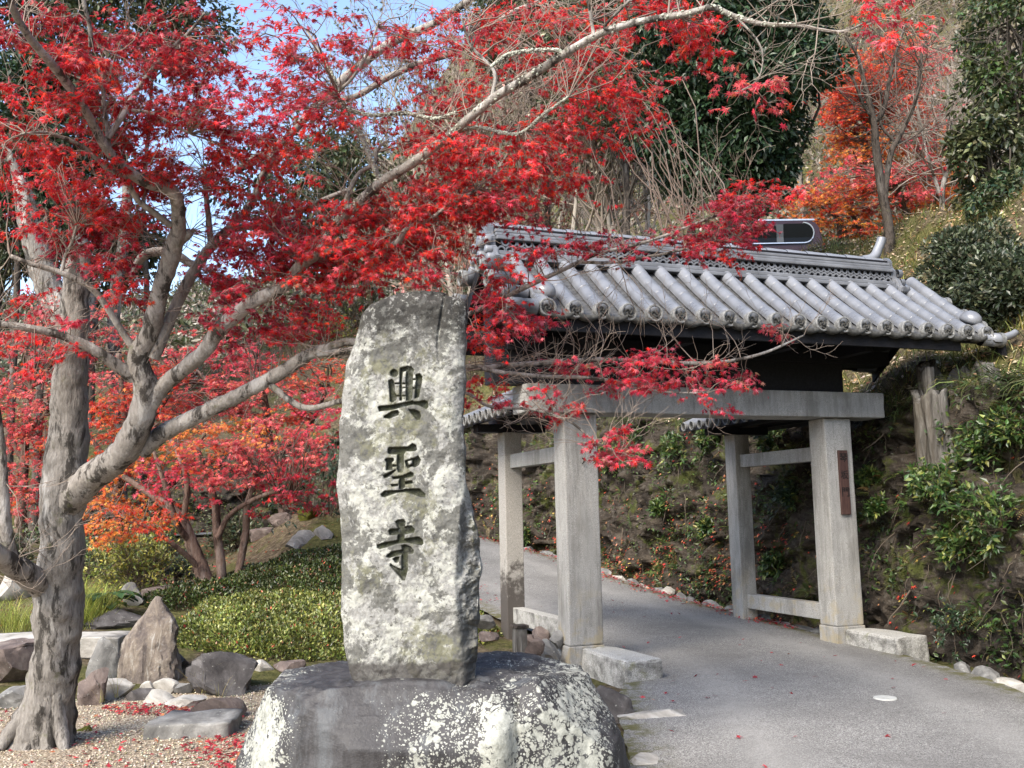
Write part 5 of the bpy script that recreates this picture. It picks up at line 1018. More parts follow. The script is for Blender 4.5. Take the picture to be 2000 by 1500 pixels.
    px_tree('pink_maple', 'pale pink maple at the far side of the garden by the asphalt', at(40, 1000, 18),
        [[(40, 1030, 18, 14), (45, 950, 18, 12), (50, 860, 18, 9), (60, 760, 18, 6)], [(46, 900, 18, 7), (0, 820, 18, 5), (-40, 780, 18, 3)], [(50, 860, 18, 7), (95, 800, 18, 4)]],
        [(150, 600, 18, 90, 40, .5, PINK), (60, 640, 18, 80, 40, .5, PINK), (250, 650, 18, 70, 35, .5, PINK), (-10, 720, 18, 60, 50, .6, PINK), (150, 680, 17.8, 70, 40, .6, PINK), (50, 790, 17.6, 80, 45, .8, PINK), (40, 870, 17.5, 75, 45, .9, PINK), (70, 950, 17.4, 50, 40, .8, PINK), (20, 960, 17.4, 40, 30, .5, REDORANGE), (90, 730, 17.8, 60, 30, .5, PINK), (100, 870, 17.3, 40, 40, .7, REDORANGE), (-40, 830, 17.6, 50, 60, .8, PINK), (60, 1000, 17.3, 50, 18, .6, PINK)], .075, .45, 6, .005, 'redbark', 8, area=5.)
    # pale broken trunks behind on the left
    for i, (Q, lb) in enumerate([([(130, 640, 10.5, 40), (95, 560, 10.5, 34), (60, 450, 10.5, 26), (45, 380, 10.5, 22), (30, 330, 10.5, 12), (10, 285, 10.5, 8), (-10, 240, 10.5, 6)], 'pale leaning bare trunk behind the old maple, sawn off at mid height'), ([(165, 640, 11.5, 30), (160, 560, 11.5, 26), (155, 490, 11.5, 24), (150, 455, 11.5, 22)], 'mossy broken tree stump behind the old maple'), ([(235, 800, 12, 15), (222, 640, 12, 15), (230, 540, 12, 14), (245, 450, 12, 13), (250, 330, 12, 11)], 'whitish smooth trunk behind the forks of the old maple')]):
        b = at(Q[0][0], Q[0][1], Q[0][2]); Q = [(x_, y_, d_+8.5, r_) for x_, y_, d_, r_ in Q]; Q = [((135, 138, 240)[i], 1080, Q[0][2], Q[0][3]*.9), ((132, 138, 236)[i], 850, Q[0][2], Q[0][3]*.9)]+Q; b = at(Q[0][0], Q[0][1], Q[0][2])
        px_tree('dead_tree', lb, b, [Q], [], 1, .3, 1, .004, 'trunk', 60+i, bare_n=14, sides=20)
    # forked dark bare tree on the crest, maples beyond
    p, d = ground_hit(1738, 487); 
    px_tree('bare_tree', 'dark leafless forked tree on the crest above the gate', p, [[(1738, 500, d, 14), (1735, 440, d, 12), (1722, 370, d, 11), (1712, 300, d, 10), (1706, 235, d, 8), (1690, 170, d, 6), (1675, 110, d, 4), (1650, 70, d, 2.5)], [(1726, 390, d, 8), (1740, 300, d, 7), (1760, 260, d, 6), (1790, 190, d, 4.5), (1800, 110, d, 3), (1815, 60, d, 2)], [(1706, 238, d, 7), (1725, 215, d, 6), (1745, 120, d, 4), (1765, 60, d, 2.5)], [(1700, 225, d, 5), (1685, 200, d, 4), (1665, 150, d, 3), (1650, 110, d, 2)], [(1745, 275, d, 4), (1720, 240, d, 3), (1722, 180, d, 2)]], [], 1, .4, 1, .006, 'darkbark', 70, bare_n=60, twcol=(.08, .065, .055))
    G = 'orange and red maples above the car park'
    d = 27.
    for i, (lb, tr, cl) in enumerate([
        ('tall red-orange maple behind the forked bare tree', [[(1690, 500, d, 8), (1688, 400, d, 7), (1690, 300, d, 5), (1700, 180, d, 3)]], [(1650, 180, d, 40, 60, 1.2, REDORANGE), (1720, 200, d, 70, 60, 1.2, REDORANGE), (1800, 140, d, 40, 60, .7, PINK), (1690, 150, d, 60, 50, 1.2, REDORANGE), (1740, 130, d, 60, 50, 1., REDORANGE), (1680, 230, d, 60, 50, .9, REDORANGE), (1700, 300, d, 70, 40, .9, ORANGE), (1780, 220, d, 50, 50, .6, REDORANGE), (1660, 280, d, 40, 40, .8, ORANGE), (1750, 90, d, 50, 40, .5, REDORANGE)]),
        ('pinkish red maple crown low behind the forked bare tree', [[(1780, 500, d-2, 8), (1770, 420, d-2, 7), (1750, 360, d-2, 4)]], [(1660, 350, d-2, 70, 35, .8, PINK), (1750, 370, d-2, 70, 35, .8, PINK), (1700, 390, d-2, 80, 25, .7, REDORANGE), (1800, 330, d-2, 50, 40, .6, PINK), (1620, 390, d-2, 40, 30, .7, REDORANGE)]),
        ('golden orange maple above the roof of the parked car', [[(1640, 485, d-1.5, 9), (1640, 440, d-1.5, 7), (1620, 400, d-1.5, 4)], [(1690, 485, d-1.5, 6), (1670, 430, d-1.5, 5), (1650, 400, d-1.5, 4)], [(1655, 480, d-1.5, 7), (1640, 430, d-1.5, 5), (1600, 400, d-1.5, 3)]], [(1600, 400, d-1.5, 60, 30, 1.0, ORANGE), (1670, 430, d-1.5, 60, 30, .9, ORANGE), (1640, 370, d-1.5, 60, 25, .8, ORANGE), (1580, 430, d-1.5, 40, 25, .8, ORANGE), (1700, 460, d-1.5, 40, 20, .8, REDORANGE)]),
        ('orange maple between the forked bare tree and the evergreen shrubs', [[(1830, 500, d, 9), (1825, 440, d, 7), (1830, 380, d, 4)], [(1800, 500, d, 6), (1780, 450, d, 5), (1760, 410, d, 3)]], [(1820, 240, d+1, 50, 60, .6, PINK), (1840, 350, d, 50, 40, 1., ORANGE), (1800, 440, d, 60, 30, 1.4, REDORANGE), (1840, 400, d, 50, 35, .9, ORANGE), (1860, 450, d, 50, 25, .8, REDORANGE), (1830, 300, d+1, 40, 40, .5, ORANGE), (1770, 460, d, 50, 20, .8, REDORANGE)])]):
        x, y, dd, r = tr[0][0]; px_tree('hill_maple', lb, at(x, y, dd), tr, cl, .10, .62, 6, .007, 'darkbark', 80+i, group=G, area=8., sides=6)
    # leafless pale trees on the right
    for i, (x, y, d, h, lb) in enumerate([(1850, 480, 24, 330, 'leafless pale branching tree right of the orange maples'), (1935, 470, 30, 420, 'tall leafless greyish tree behind the right evergreens'), (1560, 330, 30, 330, 'leafless tree behind the dark evergreen on the slope')]):
        r = 5; px_tree('leafless_tree', lb, at(x, y, d), [[(x, y, d, r*1.6), (x-10, y-h*.3, d, r*1.3), (x+8, y-h*.6, d, r), (x, y-h, d, r*.4)], [(x-8, y-h*.25, d, r), (x-40, y-h*.55, d, r*.7), (x-60, y-h*.85, d, r*.3)], [(x, y-h*.45, d, r), (x+40, y-h*.7, d, r*.6), (x+55, y-h*.95, d, r*.3)]], [], 1, .55, 1, .010, 'trunk', 90+i, bare_n=70, twcol=(.22, .19, .16), sides=6)
make_px_trees()

# ------------------------------------------------------------------ evergreens, shrubs, bank plants
def blob_leaves(rng, centers, radii, n, leaf, pal, squash=.75, droop=.5, fill=.25):
    """leaves over the surfaces of many small clumps, pointing outward and down"""
    k = rng.choice(len(centers), n, p=radii**2/(radii**2).sum()); d = nrm(rng.normal(size=(n, 3))+np.array([0, 0, .25])); rr = radii[k]*(1-fill*rng.rand(n)**2)
    P = centers[k]+d*rr[:, None]*np.array([1, 1, squash]); LD = nrm(d*.7+rng.normal(0, .45, (n, 3))+np.array([0, 0, -droop])); N = nrm(d+rng.normal(0, .45, (n, 3))+np.array([0, 0, .6])); N = nrm(N-LD*(N*LD).sum(1, keepdims=True))
    C = palette(rng, pal, n); S = leaf*rng.uniform(.65, 1.2, n); return P, LD, N, S, C
def crown_clumps(rng, c, ext, n, r, shell=.6):
    d = nrm(rng.normal(size=(n, 3))); q = (shell+(1-shell)*rng.rand(n))[:, None]; return np.asarray(c)+d*q*np.asarray(ext), r*rng.uniform(.6, 1.3, n)
def evergreen(name, label, base, c, ext, nclump, rclump, nleaf, leaf, pal, seed, group=None, tr=.14, droop=.5, tpl=OVAL2, cat='tree', bark='darkbark'):
    rng = np.random.RandomState(seed); t = thing(name, label, cat, base, group); C_, R_ = crown_clumps(rng, c, ext, nclump, rclump)
    a = Acc(); top = np.asarray(c)+np.array([0, 0, ext[2]*.6]); b = np.asarray(base, float); b = b-np.array([0, 0, .2]); ts = np.linspace(0, 1, 6)
    limb(a, np.array([[*(b+(top-b)*q+rng.normal(0, .05, 3)*np.sin(q*3.14)), tr*(1.1-.85*q)] for q in ts]), 10, .15, .1, seed)
    link('trunk', a.mesh('trunk', M[bark], True, False), t)
    k = rng.choice(len(C_), min(len(C_), 60), replace=False); A0 = b+(top-b)*rng.uniform(max(.3, 1-2.2*ext[2]/max(top[2]-b[2], .1)), 1, (len(k), 1)); P, R = curve_twigs(rng, A0, C_[k], tr*.3, tr*.06, 6, .05); V, F = tubes(P, R, 5); w = Acc(); w.add(V, F, (.06, .05, .04))
    tag(link('limbs', w.mesh('limbs', M['twig']), t), kind='stuff')
    LP, LD, LN, LS, LC = blob_leaves(rng, C_, R_, nleaf, leaf, pal, droop=droop); tag(link('crown', leaf_mesh('crown', tpl, LP, LD, LN, LS, LC, M['leaf']), t), kind='stuff'); return t
def stem_bush(name, label, base, n, h, spread, leaf, pal, seed, nch=(4, 3), up=.10, per=4, group=None, cat='shrub', twcol=(.10, .075, .055), r0=.006, dirb=(0, 0, 1.), tpl=OVAL, lm='leaf', keep=1., ang=.75):
    """bush of real stems with leaves along the outer ones"""
    rng = np.random.RandomState(seed); t = thing(name, label, cat, base, group); d = nrm(np.asarray(dirb)+rng.normal(0, spread, (n, 3))); st = np.asarray(base, float)+rng.normal(0, .05*h, (n, 3))*np.array([1, 1, .2])
    lv = grow(rng, st, d, rng.uniform(.6, 1, n)*h*.55, np.full(n, r0), nch, ang, .62, .66, .16, up, 5)
    link('stems', wood_of(lv, twcol, (5, 4, 3, 3)).mesh('stems', M['twig']), t)['kind'] = 'stuff'
    P, _ = lv[-1]; m = len(P); tt = rng.uniform(.15, 1.05, (m, per)); j = np.clip((tt*4).astype(int), 0, 3); f = np.clip(tt*4-j, 0, 1.1)[..., None]; pos = P[np.arange(m)[:, None], j]*(1-f)+P[np.arange(m)[:, None], j+1]*f; T = nrm(P[:, -1]-P[:, 0])[:, None]
    ld = nrm(T*.7+rng.normal(0, .6, (m, per, 3))+np.array([0, 0, -.15])).reshape(-1, 3); pos = pos.reshape(-1, 3); N = nrm(rng.normal(0, .4, (m*per, 3))+np.array([-.2, -.4, .9])); N = nrm(N-ld*(N*ld).sum(1, keepdims=True)); k = rng.rand(len(pos)) < keep
    if k.sum(): tag(link('foliage', leaf_mesh('foliage', tpl, pos[k], ld[k], N[k], (leaf*rng.uniform(.6, 1.2, m*per))[k], palette(rng, pal, m*per)[k], M[lm]), t), kind='stuff')
    return t
FP = FACE.reshape(-1, 3); _d = (FP-CAM)@FW; _u = 1000+FPX*((FP-CAM)@RT)/_d; _v = 750-FPX*((FP-CAM)@UP)/_d
def face_at(px, py):
    e = (_u-px)**2+(_v-py)**2+np.where(_d < 1, 1e9, 0); k = np.argsort(e)[:12]; k = k[np.argmin(_d[k])] if e[k[0]] < 900 else k[0]; return FP[k]
def make_evergreens():
    p, d = ground_hit(1440, 400); d = 17.5; c = at(1430, 150, d); 
    evergreen('broadleaf_evergreen', 'big dense dark green evergreen tree behind the gate roof', (c[0], c[1], tz(c[0], c[1])), c, (1.75, 1.6, 2.45), 110, .46, 34000, .15, DKGREEN, 21, tr=.16)
    c2 = at(1340, 240, 18.5); evergreen('broadleaf_evergreen', 'lower dark evergreen beside the big one, left of it', (c2[0], c2[1], tz(c2[0], c2[1])), c2, (1.2, 1.2, 1.1), 50, .38, 15000, .13, DKGREEN, 22, tr=.12)
    G = 'evergreens on the slope'
    for i, (x, y, d, ex, ez, n, lf, pal, lb) in enumerate([(1210, 110, 24, 1.9, 2.6, 16000, .16, OLIVE, 'olive-green bamboo-like tree behind the long maple branch'), (1060, 60, 30, 2.2, 2.4, 12000, .2, OLIVE, 'greyish green tree high on the slope with a pale trunk'), (1975, 110, 20, 1.1, 1.6, 6500, .15, MIDGREEN+OLIVE, 'tall leafy evergreen over the right shrubs'), (1930, 320, 17, .62, 1.1, 3600, .16, OLIVE, 'narrow dark evergreen with hanging leaves above the needle shrub'), (1995, 430, 16, .7, .9, 5000, .12, DKGREEN+OLIVE, 'dark evergreen mass beside the needle shrub'), (60, 60, 24, 2.2, 3.4, 12000, .2, OLIVE, 'dark green tree crown behind the topmost left maple leaves'), (100, 270, 23, 1.7, 2.2, 10000, .2, DKGREEN, 'dark evergreen behind the pale leaning trunk'), (5, 440, 24, 1.3, 1.6, 8000, .18, OLIVE, 'olive green tree behind the pale leaning trunk'), (190, 500, 27, 1.6, 1.3, 7000, .2, OLIVE, 'olive thicket seen between the forks of the old maple'), (300, 30, 26, 2.2, 1.2, 6000, .2, OLIVE, 'green tree crown glimpsed high through the maple leaves'), (640, 400, 30, 3.2, 2.0, 14000, .2, OLIVE, 'grey-green wooded clump seen under the long diagonal branch')]):
        c = at(x, y, d); evergreen('evergreen_tree', lb, (c[0], c[1], tz(c[0], c[1])), c, (ex, ex, ez), 46, ex*.32, n, lf, pal, 30+i, G, tr=.10)
    rng = np.random.RandomState(77)
    for i in range(16):
        x = 820+i*28+rng.uniform(-12, 12); d = rng.uniform(22, 38); c = at(x, 400, d); z0 = tz(c[0], c[1]); h = rng.uniform(6, 10)*d/30; b = np.array([c[0], c[1], z0-.3]); t = thing('slope_tree', 'slender grey-brown leafless tree on the slope behind the diagonal maple branch', 'tree', b, 'leafless trees on the slope'); 
        lv = grow(rng, [b], [(rng.normal(0, .08), rng.normal(0, .08), 1)], [h*.55], [.10], (6, 5, 4, 3), .55, .6, .6, .07, .05, 7)
        a = Acc(); V, F = tubes(*lv[0], 8); a.add(V, F, (.30, .27, .23)); link('trunk', a.mesh('trunk', M['twig']), t); a = Acc()
        for (P, R), sd in zip(lv[1:], (6, 4, 3, 3)): V, F = tubes(P, np.maximum(R, .008), sd); a.add(V, F, (.24, .20, .165))
        tag(link('branches', a.mesh('branches', M['twig']), t), kind='stuff'); P = lv[-1][0]; n = len(P)*3; q = P[rng.choice(len(P), n), rng.choice(7, n)]+rng.normal(0, .1, (n, 3)); LD = nrm(rng.normal(size=(n, 3))); N = nrm(np.cross(LD, rng.normal(size=(n, 3))))
        tag(link('leaves', leaf_mesh('leaves', OVAL2, q, LD, N, .16*rng.uniform(.6, 1.2, n), palette(rng, [OLIVE, GREYBROWN, RUSSET][i % 3], n), M['leaf']), t), kind='stuff')
    # needle-leaved shrub on the right slope
    for i, (x, y, rx, ry, lb) in enumerate([(1900, 520, 75, 75, 'fine-leaved dark green shrub on the grassy slope right of the roof'), (1975, 570, 70, 70, 'fine-leaved shrub at the right edge of the slope, touching the dark evergreen')]):
        g, d = ground_hit(x, y+ry*.8); d -= .3; c = at(x, y, d); evergreen('yew_shrub', lb, (c[0], c[1], tz(c[0], c[1])), c, (rx*d/FPX, rx*d/FPX, ry*d/FPX), 60, .22, 11000, .085, [(.03, .042, .022, 3), (.055, .07, .036, 3), (.10, .105, .06, 2)], 50+i, 'fine-leaved shrubs', tr=.05, droop=-.2, cat='shrub')
    # dry russet shrubs behind the roof
    rng = np.random.RandomState(3)
    lbs = ['dry russet shrub of fine bare twigs on the slope behind the gate roof']
    for i in range(30):
        x = 640+i*31+rng.uniform(-15, 15); y = rng.uniform(330, 480) if x > 960 else rng.uniform(480, 560); g, d = ground_hit(x, y, 11)
        pal = RUSSET if i % 3 else GREYBROWN
        stem_bush('dry_shrub', lbs[0], g, 12, rng.uniform(1.1, 1.9), .6, .07, pal, 200+i, (5, 4, 4), .06, 5, 'dry shrubs behind the gate roof', twcol=(.19, .13, .10) if i % 2 else (.24, .185, .15), r0=.007, keep=1., tpl=OVAL2, lm='maple', ang=.6)
    for i in range(16):
        x = 1560+i*30+rng.uniform(-12, 12); y = rng.uniform(150, 420); g, d = ground_hit(x, y, 24, 140)
        stem_bush('bare_thicket', 'grey-brown leafless bush on the far wooded slope', g, 9, rng.uniform(3.5, 6), .4, .12, GREYBROWN, 260+i, (5, 4, 3), .08, 2, 'leafless bushes on the far slope', twcol=(.25, .21, .175), r0=.03, keep=.4, tpl=OVAL2, lm='maple', ang=.6)
    # far wood on the hill
    n = 2600; X = rng.uniform(-45, 70, n*4); Y = rng.uniform(14, 90, n*4); lat, zr, hw = road_lat(X, Y); u = lat-hw; ok = (u > 6.5) & ~((X > 3.5) & (u < 15)); X, Y = X[ok][:n], Y[ok][:n]; Z = terrain(X, Y); R_ = rng.uniform(.9, 2.0, len(X)); C_ = np.stack([X, Y, Z+R_*.8], 1)
    P, LD, N, S, C = blob_leaves(rng, C_, R_, 300000, .34, OLIVE+GREYBROWN, 1.1, .1); o = link('hillside_wood', leaf_mesh('hillside_wood', OVAL2, P, LD, N, S, C, M['leaf'])); tag(o, 'grey-green wood covering the far hillside', 'wood', kind='stuff')
    # undergrowth on the slope behind the roof
    X = rng.uniform(-12, 16, 9000); Y = rng.uniform(2, 34, 9000); lat, zr, hw = road_lat(X, Y); u = lat-hw; ok = (u > 1.2) & ~((u < 7.5) & (X > 4.5) & (Y < 12)); X, Y = X[ok], Y[ok]; n = len(X); R_ = rng.uniform(.12, .34, n); C_ = np.stack([X, Y, terrain(X, Y)+R_*.4], 1)
    P, LD, N, S, C = blob_leaves(rng, C_, R_, 60000, .10, RUSSET+GREYBROWN+[(.06, .075, .03, 4), (.10, .10, .045, 3)], 1., .1); o = link('undergrowth', leaf_mesh('undergrowth', OVAL2, P, LD, N, S, C, M['leaf'])); tag(o, 'low brown and green undergrowth on the slope', 'undergrowth', kind='stuff')
make_evergreens()

def carpet(name, label, c, ra, rb, h, n, leaf, pal, seed, group=None):
    rng = np.random.RandomState(seed); base = np.array([c[0], c[1], tz(c[0], c[1])]); t = thing(name, label, 'shrub', base, group)
    a = rng.uniform(0, 2*np.pi, n); q = np.sqrt(rng.rand(n)); wob = 1+.22*fbm(np.stack([np.cos(a)*1.6, np.sin(a)*1.6, a*0+seed*3.7], -1), 3); A = q*np.cos(a)*ra*wob; B = q*np.sin(a)*rb*wob; P = base+A[:, None]*HR+B[:, None]*HF; g = terrain(P[:, 0], P[:, 1], False)
    lump = .8*fbm(np.stack([P[:, 0]*3.4, P[:, 1]*3.4, P[:, 0]*0], -1), 3); top = h*(1-q**3.2)**.6*(.85+.35*lump); P[:, 2] = g+top*np.where(rng.rand(n) < .8, rng.uniform(.82, 1.06, n), rng.uniform(.2, .9, n))
    LD = nrm(rng.normal(0, .7, (n, 3))+np.array([0, 0, .7])+(A[:, None]*HR/ra+B[:, None]*HF/rb)*.8*q[:, None]**3); N = nrm(rng.normal(0, .55, (n, 3))+np.array([-.1, -.25, .8])); N = nrm(N-LD*(N*LD).sum(1, keepdims=True)); C = palette(rng, pal, n, .35)*(1+.5*fbm(np.stack([P[:, 0]*2, P[:, 1]*2, P[:, 0]*0+seed], -1), 3))[:, None]; C = np.clip(C, .004, .9); dry = rng.rand(n) < .02; C[dry] = palette(rng, [(.45, .12, .06, 2), (.40, .22, .12, 2), (.38, .04, .04, 1)], dry.sum())
    tag(link('foliage', leaf_mesh('foliage', OVAL2, P, LD, N, leaf*rng.uniform(.6, 1.2, n), C, M['leaf']), t), kind='stuff')
    m = 260; k = rng.choice(n, m); top_ = P[k]; bot = top_.copy(); bot[:, 2] = terrain(bot[:, 0], bot[:, 1], False)-.03; bot[:, :2] += rng.normal(0, .05, (m, 2)); Pt, R = curve_twigs(rng, bot, top_, .006, .0025, 4, 0); w = Acc(); w.add(*tubes(Pt, R, 4), (.07, .05, .04)); tag(link('stems', w.mesh('stems', M['twig']), t), kind='stuff')
    return t
def grass_clump(name, label, px, py, n, h, pal, seed, r=.12, group=None, d=None, cat='grass'):
    rng = np.random.RandomState(seed); p = ground_hit(px, py)[0] if d is None else at(px, py, d); a = rng.uniform(0, 2*np.pi, n); q = r*np.sqrt(rng.rand(n)); P = p+np.stack([q*np.cos(a), q*np.sin(a), np.full(n, -.02)], 1)
    o = rng.uniform(0, 2*np.pi, n); Y = np.stack([np.cos(o), np.sin(o), 0*o], 1); Z = nrm(np.array([0, 0, 1.])+Y*rng.uniform(0, .9, (n, 1))); X = np.cross(Y, Z); V, F, C = inst(BLADE[0]*np.array([.32, rng.uniform(.9, 1.1), 1]), BLADE[1], P, nrm(X), Y, Z, h*rng.uniform(.55, 1.1, n), palette(rng, pal, n))
    ob = link(name, mesh_np(name, V-p, F, M['grassm'], C), loc=p); return tag(ob, label, cat, group)
def make_garden():
    lg = [(.10, .125, .026, 4), (.16, .18, .04, 3), (.25, .25, .07, 2), (.06, .08, .02, 2)]; dg = [(.030, .048, .012, 4), (.05, .07, .016, 3), (.085, .10, .025, 1.5), (.09, .05, .03, .6)]
    c = ground_hit(505, 1285)[0]+HF*.9; carpet('azalea_hedge', 'low clipped light green azalea carpet behind the broad dark boulder', c, 1.35, 1.15, .22, 26000, .048, lg, 1)
    c = ground_hit(820, 1262)[0]+HF*.6; carpet('azalea_hedge', 'light green azalea carpet half hidden behind the inscribed stone', c, .95, .8, .26, 10000, .048, lg, 2)
    c = ground_hit(560, 1180)[0]+HF*.6; carpet('azalea_hedge', 'darker low azalea carpet on the rise behind the light green one', c, 1.5, .75, .26, 20000, .05, dg, 3)
    c = ground_hit(380, 1190)[0]+HF*.3; carpet('azalea_hedge', 'small dark azalea patch under the several-stemmed maple', c, .75, .6, .24, 8000, .05, dg, 4)
    g, d = ground_hit(268, 1165); stem_bush('yellow_bush', 'rounded yellow-green bush under the orange maple', g, 60, 1.15, .8, .058, YELGREEN, 11, (4, 3), .05, 7)
    g, d = ground_hit(345, 1145); stem_bush('dark_bush', 'small dark glossy bush beside the several-stemmed maple', g, 26, .65, .7, .05, DKGREEN, 12, (4, 3), .05, 7)
    g, d = ground_hit(180, 1130); stem_bush('dark_bush', 'dark green bush between the trunk and the yellow-green bush', g, 26, .7, .7, .06, MIDGREEN, 13, (4, 3), .05, 6)
    YG = [(.24, .27, .05, 3), (.34, .34, .08, 3), (.14, .18, .035, 2)]
    for i, (x, y, n, h) in enumerate([(165, 1228, 420, .52), (190, 1205, 350, .46), (150, 1190, 300, .46), (10, 1228, 320, .42), (50, 1238, 260, .38)]):
        grass_clump('sedge_clump', ['tall yellow-green arching sedge beside the big trunk', 'yellow-green sedge under the yellow-green bush', 'yellow-green sedge just behind the big trunk', 'yellow-green sedge clump left of the big trunk, above the slab bridge', 'short sedge touching the left side of the big trunk'][i], x, y, n, h, YG, 20+i, .22, 'sedge clumps')
    for i, (x, y) in enumerate([(198, 1368), (225, 1358), (395, 1350), (428, 1368), (380, 1345)]): grass_clump('grass_tuft', 'thin yellowish grass tuft sprouting between the rocks', x, y, 9, .26, [(.35, .28, .09, 2), (.20, .20, .06, 2)], 30+i, .03, 'grass tufts between the rocks', d=ground_hit(x, y)[1]-.3)
    # broad-leaved hosta
    rng = np.random.RandomState(9); p, d = ground_hit(212, 1205); t = thing('broad_leaf_plant', 'low plant with large glossy dark green leaves behind the slab bridge', 'plant', p)
    u = np.linspace(0, 1, 7); w = np.sin(np.pi*u**.8)*.34; tv = np.array([(s*w_, u_, .10*abs(s)+.22*u_*(1-u_)-.25*u_*u_) for u_, w_ in zip(u, w) for s in (-1, 0, 1)]); tf = np.array([(i*3+j, i*3+j+1, i*3+4+j, i*3+3+j) for i in range(6) for j in range(2)])
    for i in range(14):
        a = i*2.4; L = rng.uniform(.18, .30); dv = np.array([math.cos(a), math.sin(a), 0]); s0 = p+dv*.10+np.array([0, 0, rng.uniform(.10, .30)]); X = np.cross(dv, [0, 0, 1.]); V, F, C = inst(tv, tf, s0[None], X[None], dv[None], np.array([[0, 0, 1.]]), [L], np.array([[.035, .075, .030]])*rng.uniform(.7, 1.3)); lf = link('large_leaf', mesh_np('large_leaf', V, F, M['leaf'], C), t)
        aa = Acc(); aa.add(*tubes(np.array([[p, p+dv*.04+np.array([0, 0, .08]), s0]]), np.full((1, 3), .005), 5), (.05, .08, .03)); link('stalk', aa.mesh('stalk', M['twig']), t)
    # shrubs on the leafy bank and beside the stone
    for i, (x, y, h, pal, lb) in enumerate([(300, 1085, .8, MIDGREEN, 'low green bush behind the stems of the garden maple'), (460, 1075, .7, OLIVE, 'low olive bush to the right of the garden maple stems'), (120, 1090, .9, MIDGREEN, 'green bush half hidden behind the big trunk'), (20, 1120, .8, OLIVE, 'olive bush left of the big trunk below the asphalt'), (640, 1010, 1.7, DKGREEN, 'dark evergreen bush at the shoulder of the inscribed stone'), (600, 960, 1.4, DKGREEN, 'dark bush behind the pink maple leaves on the bank'), (640, 690, 1.6, YELGREEN, 'sparse yellow-green bush above the low maple limb'), (700, 640, 1.4, OLIVE, 'pale olive bush just left of the top of the inscribed stone')]):
        g, d = ground_hit(x, y); stem_bush('bank_bush', lb, g, 26, h, .55, .08, pal, 40+i, (4, 3), .06, 6, r0=.012)
    # plants on the rock face
    G = 'broad-leaved plants on the rock face'
    spots = [(1850, 960, .55, 'large glossy leafy plant hanging on the rock face under the hollow stump'), (1930, 900, .55, 'leafy plant on the rock face right of the hollow stump'), (1960, 1010, .6, 'bushy leafy plant low on the rock face by the right kerb stones'), (1880, 1050, .4, 'yellow-tipped leafy plant under the large glossy plant'), (1870, 1200, .42, 'isolated small-leaved bush near the foot of the rock face'), (1810, 920, .3, 'small leafy sprig beside the foot of the hollow stump'), (1700, 915, .22, 'small fern-like sprig beside the plaque post'), (1990, 840, .5, 'leafy plant at the top of the rock face right of the stump'), (1720, 980, .2, 'tiny dark plant in the rock face beside the plaque post'), (1250, 850, .45, 'leafy plant below the lintel, seen through the gate'), (1330, 865, .5, 'dense leafy plant below the lintel next to the right rear post'), (1390, 850, .4, 'leafy plant touching the top of the right rear post'), (1200, 880, .4, 'leafy plant behind the hanging red maple spray'), (1510, 850, .4, 'leafy plant above the right upper tie beam'), (1520, 1090, .35, 'low green plant above the right lower tie beam'), (1540, 960, .3, 'dark plant between the right gate posts'), (1290, 980, .25, 'small plant on mossy rock seen through the gate'), (1380, 1010, .25, 'small plant beside the right rear post'), (1030, 1030, .3, 'bright mossy plant at the far road edge behind the left posts')]
    for i, (x, y, h, lb) in enumerate(spots):
        q = face_at(x, y+20); j = np.argmin(((RS[:, :2]-q[:2])**2).sum(1)); out = -np.array([RN[j, 0], RN[j, 1], -.7]); pal = MIDGREEN if i not in (4, 15) else DKGREEN
        stem_bush('face_plant', lb, q, 12, h, .55, .088 if i != 4 else .05, pal+[(.20, .21, .05, .8)], 60+i, (4, 2), .02, 7, G, 'plant', r0=.006, dirb=out)
    # mossy cushions, litter
    rng = np.random.RandomState(5)
    k = rng.choice(len(FP), 3000, p=(lambda w: w/w.sum())(np.exp(-np.clip(FP[:, 2]-.4, 0, 9)*1.1)*(.05+np.clip(noise(FP*1.3)+.05, 0, 1))*(.12+.88*sm(1.2, 2.2, FP[:, 1])))); j = np.argmin(((RS[None, :, :2]-FP[k][:, None, :2])**2).sum(-1), 1); out = -np.stack([RN[j, 0], RN[j, 1], -1.1*np.ones(len(j))], 1); n = len(k)
    N = nrm(out+rng.normal(0, .35, (n, 3))); P = FP[k]+nrm(out)*.02+rng.normal(0, .02, (n, 3)); LD = nrm(np.cross(N, rng.normal(size=(n, 3)))); tag(link('face_litter', leaf_mesh('face_litter', LEAF5, P, LD, N, .045*rng.uniform(.6, 1.2, n), palette(rng, [(.40, .05, .03, 3), (.42, .16, .09, 3), (.25, .12, .06, 3), (.45, .30, .08, 1), (.30, .03, .03, 2)], n), M['litter'])), 'fallen leaves caught on the rock face', 'fallen leaves', kind='stuff')
    # fern tufts / creepers all over the face
    k = rng.choice(len(FP), 2400, p=(lambda w: w/w.sum())(np.clip(noise(FP*.9+7)+.05, 0, 1)+.03)); n0 = len(k); j = np.argmin(((RS[None, :, :2]-FP[k][:, None, :2])**2).sum(-1), 1); out = nrm(-np.stack([RN[j, 0], RN[j, 1], -.4*np.ones(len(j))], 1)); n = n0*9; P = np.repeat(FP[k], 9, 0)+rng.normal(0, .05, (n, 3)); O = np.repeat(out, 9, 0); LD = nrm(O*.6+rng.normal(0, .5, (n, 3))+np.array([0, 0, -.2])); N = nrm(O+rng.normal(0, .4, (n, 3))+np.array([0, 0, .7])); N = nrm(N-LD*(N*LD).sum(1, keepdims=True))
    tag(link('face_creepers', leaf_mesh('face_creepers', OVAL2, P+O*.03, LD, N, .065*rng.uniform(.5, 1.3, n), palette(rng, MIDGREEN+[(.10, .085, .03, 2), (.03, .035, .012, 3)], n), M['leaf'])), 'small creepers and ferns on the rock face', 'creepers', kind='stuff')
